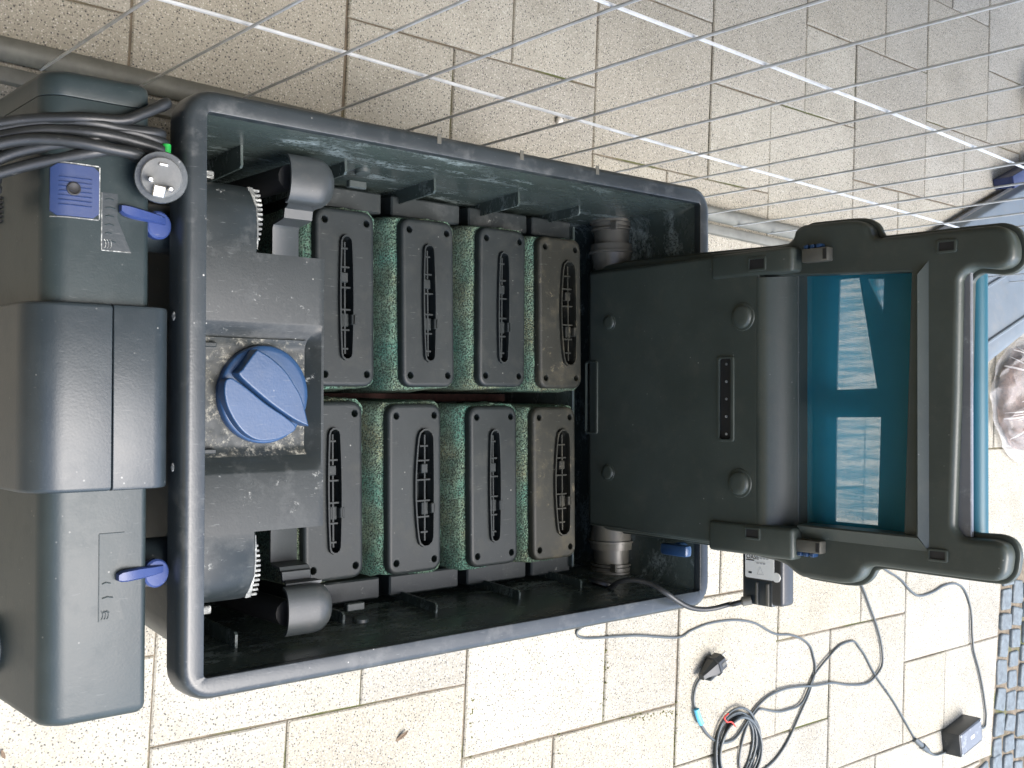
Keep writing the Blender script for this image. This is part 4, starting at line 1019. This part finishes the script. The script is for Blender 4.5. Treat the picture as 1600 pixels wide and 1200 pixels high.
def text_mesh(s, size, mat, name, M4, par):
    c = bpy.data.curves.new('t', 'FONT'); c.body = s; c.size = size; c.extrude = 0.0001
    o = bpy.data.objects.new('t', c); C.objects.link(o)
    me = bpy.data.meshes.new_from_object(o.evaluated_get(bpy.context.evaluated_depsgraph_get()))
    bpy.data.objects.remove(o); me.transform(M4)
    return link(name, me, mat, par)
# sticker lettering reads along +z (left to right in the picture), its top towards +y
TM = lambda z, y: Matrix.Translation((MX-0.0034, y, z)) @ Matrix(((0, 0, -1), (0, 1, 0), (1, 0, 0))).to_4x4()
text_mesh('OASE', 0.0085, M['ink'], 'lettering', TM(lz0+0.002, ly1-0.004), lb)
obj('printed_bar', boxbm(MX-0.0036, MX-0.0029, ly1-0.0065, ly1-0.0052, lz0+0.002, lz0+0.015), M['ink'], lb, 0)
for (zo, n_, yo) in ((0.019, 4, -0.001), (0.019, 3, -0.008)):      # small print, too faint to read
    for k in range(n_): obj('printed_bar', boxbm(MX-0.0036, MX-0.0030, ly1+yo-0.002, ly1+yo, lz0+zo+0.0052*k, lz0+zo+0.0052*k+0.0038), M['paleink'], lb, 0)
obj('printed_bar', boxbm(MX-0.0036, MX-0.0029, ly0+0.006, ly0+0.0085, lz0+0.006, lz0+0.011), M['ink'], lb, 0)
bm = bmesh.new(); tube(bm, [(MX-0.0031, ly0+0.006, lz0+0.020), (MX-0.0031, ly0+0.016, lz0+0.025), (MX-0.0031, ly0+0.006, lz0+0.030)], 0.0004, 4, cyclic=True); obj('printed_triangle', bm, M['paleink'], lb, 0)
gl = Vector((MX-0.012+0.715, my0+0.003, mz0+0.008+0.28))
mcb = [gl, gl+Vector((-0.006, -0.004, -0.010))]+[Vector(p) for p in ((0.7767, -0.2859, 0.4870), (0.7599, -0.2907, 0.4760), (0.7397, -0.2909, 0.4700), (0.7174, -0.2861, 0.4660), (0.6982, -0.2765, 0.4620), (0.6801, -0.2634, 0.4550), (0.6705, -0.2529, 0.4350), (0.6605, -0.2492, 0.4150), (0.6541, -0.2536, 0.3950), (0.6548, -0.2660, 0.3750), (0.6615, -0.2794, 0.3600), (0.6629, -0.2863, 0.3500))]
mcb = [Vector(p) for p in mcb]
o = obj('motor_cable', tube(bmesh.new(), [p-Vector((0.715, 0, 0.28)) for p in spline(mcb, 7)], 0.0036, 8), M['rubber'], scr, 60)
# ------------------------------------------------------------ things lying on the paving
def ground_cable(name, pts, r, label, mat='cord', cat='cable'):
    P = [Vector((p[0], p[1], p[2])) for p in pts]
    o = obj(name, tube(bmesh.new(), spline(P, 7), r, 7), M[mat], None, 60)
    return tag(o, label, cat)
ground_cable('low_voltage_cable', [(1.0155, -0.4120, 0.0030), (0.9771, -0.4187, 0.0030), (0.9591, -0.4279, 0.0030), (0.9805, -0.4413, 0.0030), (1.0760, -0.4512, 0.0030), (1.1296, -0.4575, 0.0030), (1.2387, -0.4765, 0.0030), (1.2781, -0.4692, 0.0030), (1.3265, -0.4628, 0.0030), (1.3743, -0.4626, 0.0030), (1.4322, -0.4675, 0.0030), (1.4942, -0.4824, 0.0030), (1.5632, -0.5138, 0.0030), (1.6228, -0.5248, 0.0030), (1.6693, -0.5413, 0.0030), (1.6993, -0.5614, 0.0030), (1.7120, -0.5849, 0.0030), (1.7196, -0.6078, 0.0030), (1.7170, -0.6277, 0.0030), (1.7043, -0.6487, 0.0030), (1.6917, -0.6695, 0.0030), (1.6618, -0.7028, 0.0030), (1.6348, -0.7331, 0.0030), (1.6107, -0.7579, 0.0030), (1.5821, -0.7786, 0.0030), (1.5493, -0.7938, 0.0030), (1.4944, -0.8064, 0.0030)], 0.0026, 'thin grey cable wandering out from under the tub rim and down past the coil')
tr = thing('transformer', 'small black cable transformer box with silvery label lying near the cobbles', 'transformer')
ground_cable('connector_cable', [Vector(p)+Vector((0, 0, 0.0)) for p in [(2.1602, -0.8625, 0.0045), (2.1288, -0.8290, 0.0045), (2.0704, -0.7639, 0.0045), (2.0313, -0.7255, 0.0045), (1.9930, -0.6909, 0.0045), (1.9582, -0.6559, 0.0045), (1.9269, -0.6173, 0.0045), (1.9015, -0.5937, 0.0045), (1.8765, -0.5749, 0.0045), (1.8301, -0.5743, 0.0045), (1.8006, -0.5818, 0.0045), (1.7742, -0.5941, 0.0045), (1.7429, -0.6098, 0.0045), (1.7147, -0.6270, 0.0045), (1.6920, -0.6535, 0.0045), (1.6695, -0.6782, 0.0045), (1.6473, -0.6870, 0.0045), (1.6205, -0.6878, 0.0045), (1.5799, -0.6859, 0.0045), (1.5379, -0.6754, 0.0045), (1.5081, -0.6672, 0.0045), (1.4855, -0.6766, 0.0045), (1.4677, -0.6895, 0.0045), (1.4522, -0.7134, 0.0045), (1.4413, -0.7393, 0.0045), (1.4369, -0.7638, 0.0045), (1.4413, -0.7915, 0.0045)]], 0.0026, 'thin grey cable with a plug-in joint, arching from the coil to the transformer')
mcab = thing('plug_cable', 'grey cable with black two-pin plug and light blue tape, half coiled on the slabs', 'cable')
def cab_part(name, pts, r): return obj(name, tube(bmesh.new(), spline([Vector(p) for p in pts], 7), r, 7), M['cord'], mcab, 60)
cab_part('cable_run', [(1.8854, -0.4157, 0.0060), (1.9190, -0.4603, 0.0060), (1.9474, -0.5050, 0.0060), (1.9761, -0.5518, 0.0060), (1.9936, -0.5883, 0.0060), (2.0023, -0.6238, 0.0060), (1.9993, -0.6513, 0.0060), (1.9759, -0.6692, 0.0060), (1.9413, -0.6820, 0.0060), (1.9017, -0.6814, 0.0060), (1.8411, -0.6712, 0.0060), (1.7823, -0.6568, 0.0060), (1.7175, -0.6518, 0.0060), (1.6500, -0.6432, 0.0060), (1.5944, -0.6393, 0.0060), (1.5450, -0.6433, 0.0060), (1.5083, -0.6546, 0.0060), (1.4790, -0.6710, 0.0060), (1.4524, -0.6916, 0.0060), (1.4284, -0.7083, 0.0060), (1.4068, -0.7146, 0.0060), (1.3771, -0.7125, 0.0060), (1.3540, -0.7026, 0.0060), (1.3354, -0.6897, 0.0060), (1.3190, -0.6736, 0.0060), (1.3048, -0.6540, 0.0060), (1.2947, -0.6354, 0.0060), (1.2886, -0.6177, 0.0060), (1.2866, -0.6032, 0.0060), (1.2906, -0.5872, 0.0060), (1.2966, -0.5767, 0.0060), (1.3067, -0.5681, 0.0060)], 0.0028)
cc = Vector((1.428, -0.738, 0))
for k in range(7):
    r0 = 0.058+0.0035*k-0.002*(k % 2); ph = k*0.7
    pts = []
    for i in range(16):
        a = 2*math.pi*i/16
        rx = r0*(1+0.05*math.sin(2*a+ph)); pts.append(cc+Vector((rx*0.98*math.cos(a)+0.004*math.sin(ph), rx*1.12*math.sin(a)+0.004*math.cos(ph), 0.004+0.0035*((k*5) % 4)+0.002*math.sin(a*3+ph))))
    obj('coil_turn', tube(bmesh.new(), spline(pts, 3, True), 0.0027, 7, cyclic=True), M['cord'], mcab, 60)
pts = [(1.4590, -0.6713, 0.0060), (1.4857, -0.6831, 0.0060), (1.5038, -0.7069, 0.0060), (1.5061, -0.7346, 0.0060), (1.4948, -0.7568, 0.0060), (1.4724, -0.7710, 0.0060)]
cab_part('coil_turn', pts, 0.0030)
tp = [Vector(p) for p in [(1.2885, -0.6255, 0.0110), (1.2946, -0.6407, 0.0110), (1.3047, -0.6581, 0.0110)]]
obj('blue_tape', tube(bmesh.new(), spline(tp, 4), 0.0058, 10), M['tag'], mcab, 60)
tie = [Vector(p) for p in [(1.3606, -0.6429, 0.0220), (1.3648, -0.6541, 0.0220), (1.3732, -0.6648, 0.0220), (1.3880, -0.6677, 0.0220), (1.4008, -0.6793, 0.0220)]]
tie[0].z = 0.035
obj('red_tie', tube(bmesh.new(), spline(tie, 5), 0.0018, 6), M['red'], mcab, 60)
# plug lying on its side
p0 = Vector((1.2939, -0.5611, 0.0180)); p1 = Vector((1.3531, -0.5370, 0.0180)); pd = (p1-p0).normalized(); pd.z = 0; pd.normalize(); sv = Vector((-pd.y, pd.x, 0)); uvv = Vector((0, 0, 1))
PM = Matrix.Translation((p0.x, p0.y, 0.019)) @ Matrix((pd, sv, uvv)).transposed().to_4x4()
L = (p1-p0).length
bm = bmesh.new(); sec = [(0, 0.006, 0.007), (0.010, 0.008, 0.009), (L*0.45, 0.015, 0.0145), (L*0.62, 0.0175, 0.0165), (L*0.64, 0.0205, 0.0185), (L*0.70, 0.0205, 0.0185), (L*0.72, 0.0175, 0.0165), (L, 0.0175, 0.0165)]
rings = [[PM @ Vector((x, hy_*c, hz_*s_)) for c, s_ in ((1, -.5), (1, .5), (.6, 1), (-.6, 1), (-1, .5), (-1, -.5), (-.6, -1), (.6, -1))] for x, hy_, hz_ in sec]
loft(bm, rings, cap0=True, cap1=True); plg = obj('plug', bm, M['trafo'], mcab, 30)
for s in (1, -1):
    bm = bmesh.new(); lathe(bm, [(0, 0.0023), (0.019, 0.0023), (0.020, 0.0015)], PM @ Vector((L, s*0.0095, 0.002)), pd, 8); obj('pin', bm, M['pin'], plg)
obj('earth_contact', boxbm(L*0.78, L*0.97, -0.004, 0.004, 0.0160, 0.0175, 0.0005, 1, mat=PM), M['pipe'], plg)
bm = boxbm(L*0.25, L*0.60, -0.0195, -0.0135, -0.010, 0.008, 0.002, 1, mat=PM); obj('grip_side', bm, M['cord'], plg)
# inline connector
c0 = Vector((2.1538, -0.8604, 0.0080)); c1 = Vector((2.2277, -0.9096, 0.0080)); cd = (c1-c0); cl_ = cd.length
bm = bmesh.new(); lathe(bm, [(0, 0.004), (cl_*0.1, 0.0062), (cl_*0.40, 0.0070), (cl_*0.42, 0.0056), (cl_*0.46, 0.0056), (cl_*0.48, 0.0085), (cl_*0.60, 0.0085), (cl_*0.62, 0.0070), (cl_*0.80, 0.0075), (cl_*0.82, 0.0055), (cl_, 0.004)], c0, cd, 14)
obj('inline_connector', bm, M['cord'], tr, 30)
# transformer body
q = [Vector(p) for p in [(2.2998, -0.8696, 0.0520), (2.4193, -0.8477, 0.0520), (2.4335, -0.9080, 0.0520), (2.3098, -0.9309, 0.0520)]]
ctr = sum(q, Vector())/4; ux = ((q[1]-q[0])+(q[2]-q[3])).normalized(); uy = Vector((-ux.y, ux.x, 0))
hx = ((q[1]-q[0]).dot(ux)+(q[2]-q[3]).dot(ux))/4; hy2 = abs((q[0]-q[3]).dot(uy)+(q[1]-q[2]).dot(uy))/4
TMx = Matrix.Translation((ctr.x, ctr.y, 0)) @ Matrix((ux, uy, Vector((0, 0, 1)))).transposed().to_4x4()
tb = obj('case', boxbm(-hx, hx, -hy2, hy2, 0.0, 0.050, 0.003, 2, mat=TMx), M['trafo'], tr)
obj('label_plate', boxbm(-hx+0.006, hx-0.006, -hy2+0.005, hy2-0.005, 0.0495, 0.0508, 0.0004, 1, mat=TMx), M['foil'], tb)
for sx in (1, -1):
    for sy in (1, -1): obj('corner_screw', lathe(bmesh.new(), [(0, 0.0032), (0.0012, 0.0028)], TMx @ Vector((sx*(hx-0.007), sy*(hy2-0.006), 0.0506)), (0, 0, 1), 10), M['pin'], tb)
obj('label_mark', boxbm(-0.004, 0.016, -0.004, 0.004, 0.0508, 0.0511, mat=TMx), M['white'], tb, 0)
obj('output_lead', tube(bmesh.new(), spline([c1, (2.2612, -0.9237, 0.0060), (2.3048, -0.9262, 0.0060), (2.3376, -0.9216, 0.0120), TMx @ Vector((-hx+0.004, -0.004, 0.018))], 6), 0.0030, 7), M['cord'], tr, 60)
obj('input_lead', tube(bmesh.new(), spline([TMx @ Vector((hx-0.004, 0.0, 0.02))]+[Vector(p) for p in [(2.5282, -0.9048, 0.0050), (2.5434, -0.8779, 0.0050), (2.5397, -0.8544, 0.0050), (2.5250, -0.8008, 0.0050), (2.5029, -0.7447, 0.0050), (2.4846, -0.7104, 0.0050), (2.4700, -0.6787, 0.0050), (2.4629, -0.6344, 0.0050), (2.4595, -0.5872, 0.0050), (2.4488, -0.5547, 0.0050), (2.4273, -0.5229, 0.0050), (2.4024, -0.5030, 0.0050), (2.3672, -0.4923, 0.0050), (2.3290, -0.4899, 0.0050), (2.2949, -0.4928, 0.0050), (2.2580, -0.5003, 0.0050), (2.2184, -0.5040, 0.0050), (2.1860, -0.5036, 0.0050), (2.1604, -0.4974, 0.0050), (2.1258, -0.4774, 0.0050), (2.0979, -0.4567, 0.0050), (2.0673, -0.4408, 0.0050), (2.0312, -0.4260, 0.0050), (1.9782, -0.4005, 0.0050)]], 6), 0.0030, 7), M['cord'], tr, 60)

# grey trough turned over behind the screen housing
gt = thing('grey_trough', 'upturned pale grey plastic trough with dark rim behind the screen housing', 'trough', (2.35, 0.20, 0), math.atan2(0.37, 0.929))
u = Vector((0.929, 0.370))
def gl_(p): d = Vector((p[0]-2.35, p[1]-0.20)); return (d.dot(u), d.dot(Vector((-u.y, u.x))))
vf = gl_((2.5175, 0.1143, 0.0000))[1]; vb = gl_((2.3392, 0.4598, 0.0000))[1]; ub = gl_((2.3392, 0.4598, 0.0000))[0]
X0, X1 = ub-0.42, ub+0.62
bm = bmesh.new(); rings = []
for z, ins, r in ((0.002, 0.0, 0.05), (0.012, -0.002, 0.05), (0.016, 0.012, 0.045), (0.07, 0.026, 0.045), (0.10, 0.036, 0.045), (0.113, 0.043, 0.045), (0.118, 0.054, 0.04)):
    rings.append([(x, y, z) for x, y in rrect(X0+ins, X1-ins, vf+ins, vb-ins*0.3, r, 6)])
loft(bm, rings, cap1=True)
for v in bm.verts:
    if v.co.z > 0.016: v.co.z = 0.016+(v.co.z-0.016)*(1-0.85*(v.co.y-vf)/(vb-vf))
obj('shell', bm, M['grey'], gt, 40)
obj('rim_lip', tube(bmesh.new(), [(x, y, 0.012) for x, y in rrect(X0-0.002, X1+0.002, vf+0.004, vb+0.004, 0.05, 6)], 0.007, 8, cyclic=True), M['greyrim'], gt)
for dy in (0.30, 0.62):
    obj('moulded_rib', tube(bmesh.new(), [(X0+0.10, vf+(vb-vf)*dy-0.02, 0.017+0.102*(1-0.85*(dy-0.06))), (X1-0.10, vf+(vb-vf)*dy-0.05, 0.017+0.102*(1-0.85*(dy-0.15)))], 0.005, 8), M['grey'], gt)
nb = thing('blue_board', 'dark blue plastic board leaning along the back of the grey trough', 'board', (2.35, 0.20, 0), math.atan2(0.37, 0.929))
un = gl_((2.6117, 0.5828, 0.0000))[0]
obj('board', boxbm(un, un+0.55, vb+0.018, vb+0.050, 0.0, 0.055, 0.004, 2), M['navy'], nb)
obj('edge_strip', boxbm(un-0.004, un+0.554, vb+0.016, vb+0.052, 0.050, 0.060, 0.003, 2), M['navy'], nb)
# dark pot at the picture's edge
pt = thing('dark_pot', 'small dark plastic plant pot beyond the fence', 'plant pot', (2.865, 0.885, 0))
bm = bmesh.new(); lathe(bm, [(0, 0.045), (0.085, 0.058), (0.086, 0.064), (0.105, 0.065), (0.106, 0.060), (0.07, 0.056), (0.02, 0.04)], (0, 0, 0), (0, 0, 1), 24); obj('pot_wall', bm, M['trafo'], pt)
# crumpled clear bag with reddish clay in it
bg_ = thing('plastic_bag', 'crumpled clear plastic bag with brown contents lying on the slabs', 'bag', (2.79, 0.00, 0.0))
def blob(rx, ry, rz, amp, f, seed, sub=5):
    bm = bmesh.new(); bmesh.ops.create_icosphere(bm, subdivisions=sub, radius=1.0)
    for v in bm.verts:
        n = v.co.normalized(); k = 1+amp*noise.noise(n*f+Vector((seed, 0, 0)))+amp*0.5*abs(noise.noise(n*f*2.6+Vector((0, seed, 0))))
        v.co = Vector((n.x*rx*k, n.y*ry*k, max(-0.0, 0.0)+(n.z*rz*k if n.z > 0 else n.z*0.01)+0.012))
    return bm
obj('contents', blob(0.190, 0.150, 0.080, 0.10, 2.2, 4.0), M['clay'], bg_, 60)
bm = blob(0.215, 0.178, 0.098, 0.12, 3.0, 9.0)
for v in bm.verts:
    n = Vector((v.co.x/0.215, v.co.y/0.178, v.co.z/0.098)); a = math.atan2(n.y, n.x)
    rg = 1-abs(math.sin(a*5+2.2*noise.noise(n*2.2)))          # sharp creases drawn in from the neck of the bag
    v.co += Vector((n.x, n.y, 0.5+n.z)).normalized()*(0.020*max(0, rg-0.72)/0.28+0.004*abs(noise.noise(n*8)))*min(1, max(0, n.z*3))
film = obj('film', bm, M['film'], bg_, 60)
r2 = random.Random(5); bm = bmesh.new()
for k in range(26):                                             # bright folds of the film, fanning out from the gathered neck
    a = r2.uniform(1.7, 4.6); t0 = r2.uniform(0.05, 0.6); L = r2.uniform(0.25, 0.75); c_ = r2.uniform(-0.35, 0.35); P = []
    for i in range(9):
        t = t0+L*i/8; th = a+c_*t; rr = min(1.0, t)*0.98
        zz = math.sqrt(max(0.0, 1-rr*rr))
        P.append((0.222*rr*math.cos(th), 0.184*rr*math.sin(th), 0.012+0.112*zz+0.004*math.sin(i+k)))
    tube(bm, P, 0.002, 5, rads=[0.0004+r2.uniform(0.0012, 0.0030)*math.sin(math.pi*i/8) for i in range(9)])
obj('film_fold', bm, M['crease'], bg_, 60)
# small litter
def leaf(x, y, rot, s):
    bm = bmesh.new(); pts = [(-1, 0), (-0.5, 0.28), (0.1, 0.34), (0.6, 0.2), (1, 0), (0.6, -0.16), (0.1, -0.24), (-0.5, -0.2)]
    plate(bm, [(a*s, b*s) for a, b in pts], [], 0.001, 0.002, fn=lambda a, b, h: (a, b, h+0.35*abs(b)+0.004*math.sin(a*120)))
    o = obj('dead_leaf', bm, M['leaf'], None, 30); o.location = (x, y, 0.001); o.rotation_euler = (0, 0, rot); return o
lf = (0.5713, -0.5389, 0.0000); tag(leaf(lf[0], lf[1], 0.7, 0.013), 'small brown dead leaf on the pale slab below the tub', 'leaf')
lf = (-0.0263, -0.4417, 0.0000); tag(leaf(lf[0], lf[1], 2.0, 0.008), 'dark scrap of leaf on the slab at the clarifier end', 'leaf')
st = (0.9105, 0.4951, 0.0000)
bm = bmesh.new(); bmesh.ops.create_icosphere(bm, subdivisions=2, radius=0.007)
for v in bm.verts: v.co *= 1+0.2*noise.noise(v.co*200)
o = obj('pebble', bm, M['stone'], None, 40); o.location = (st[0], st[1], 0.005); tag(o, 'small white pebble on the slabs behind the fence', 'pebble')
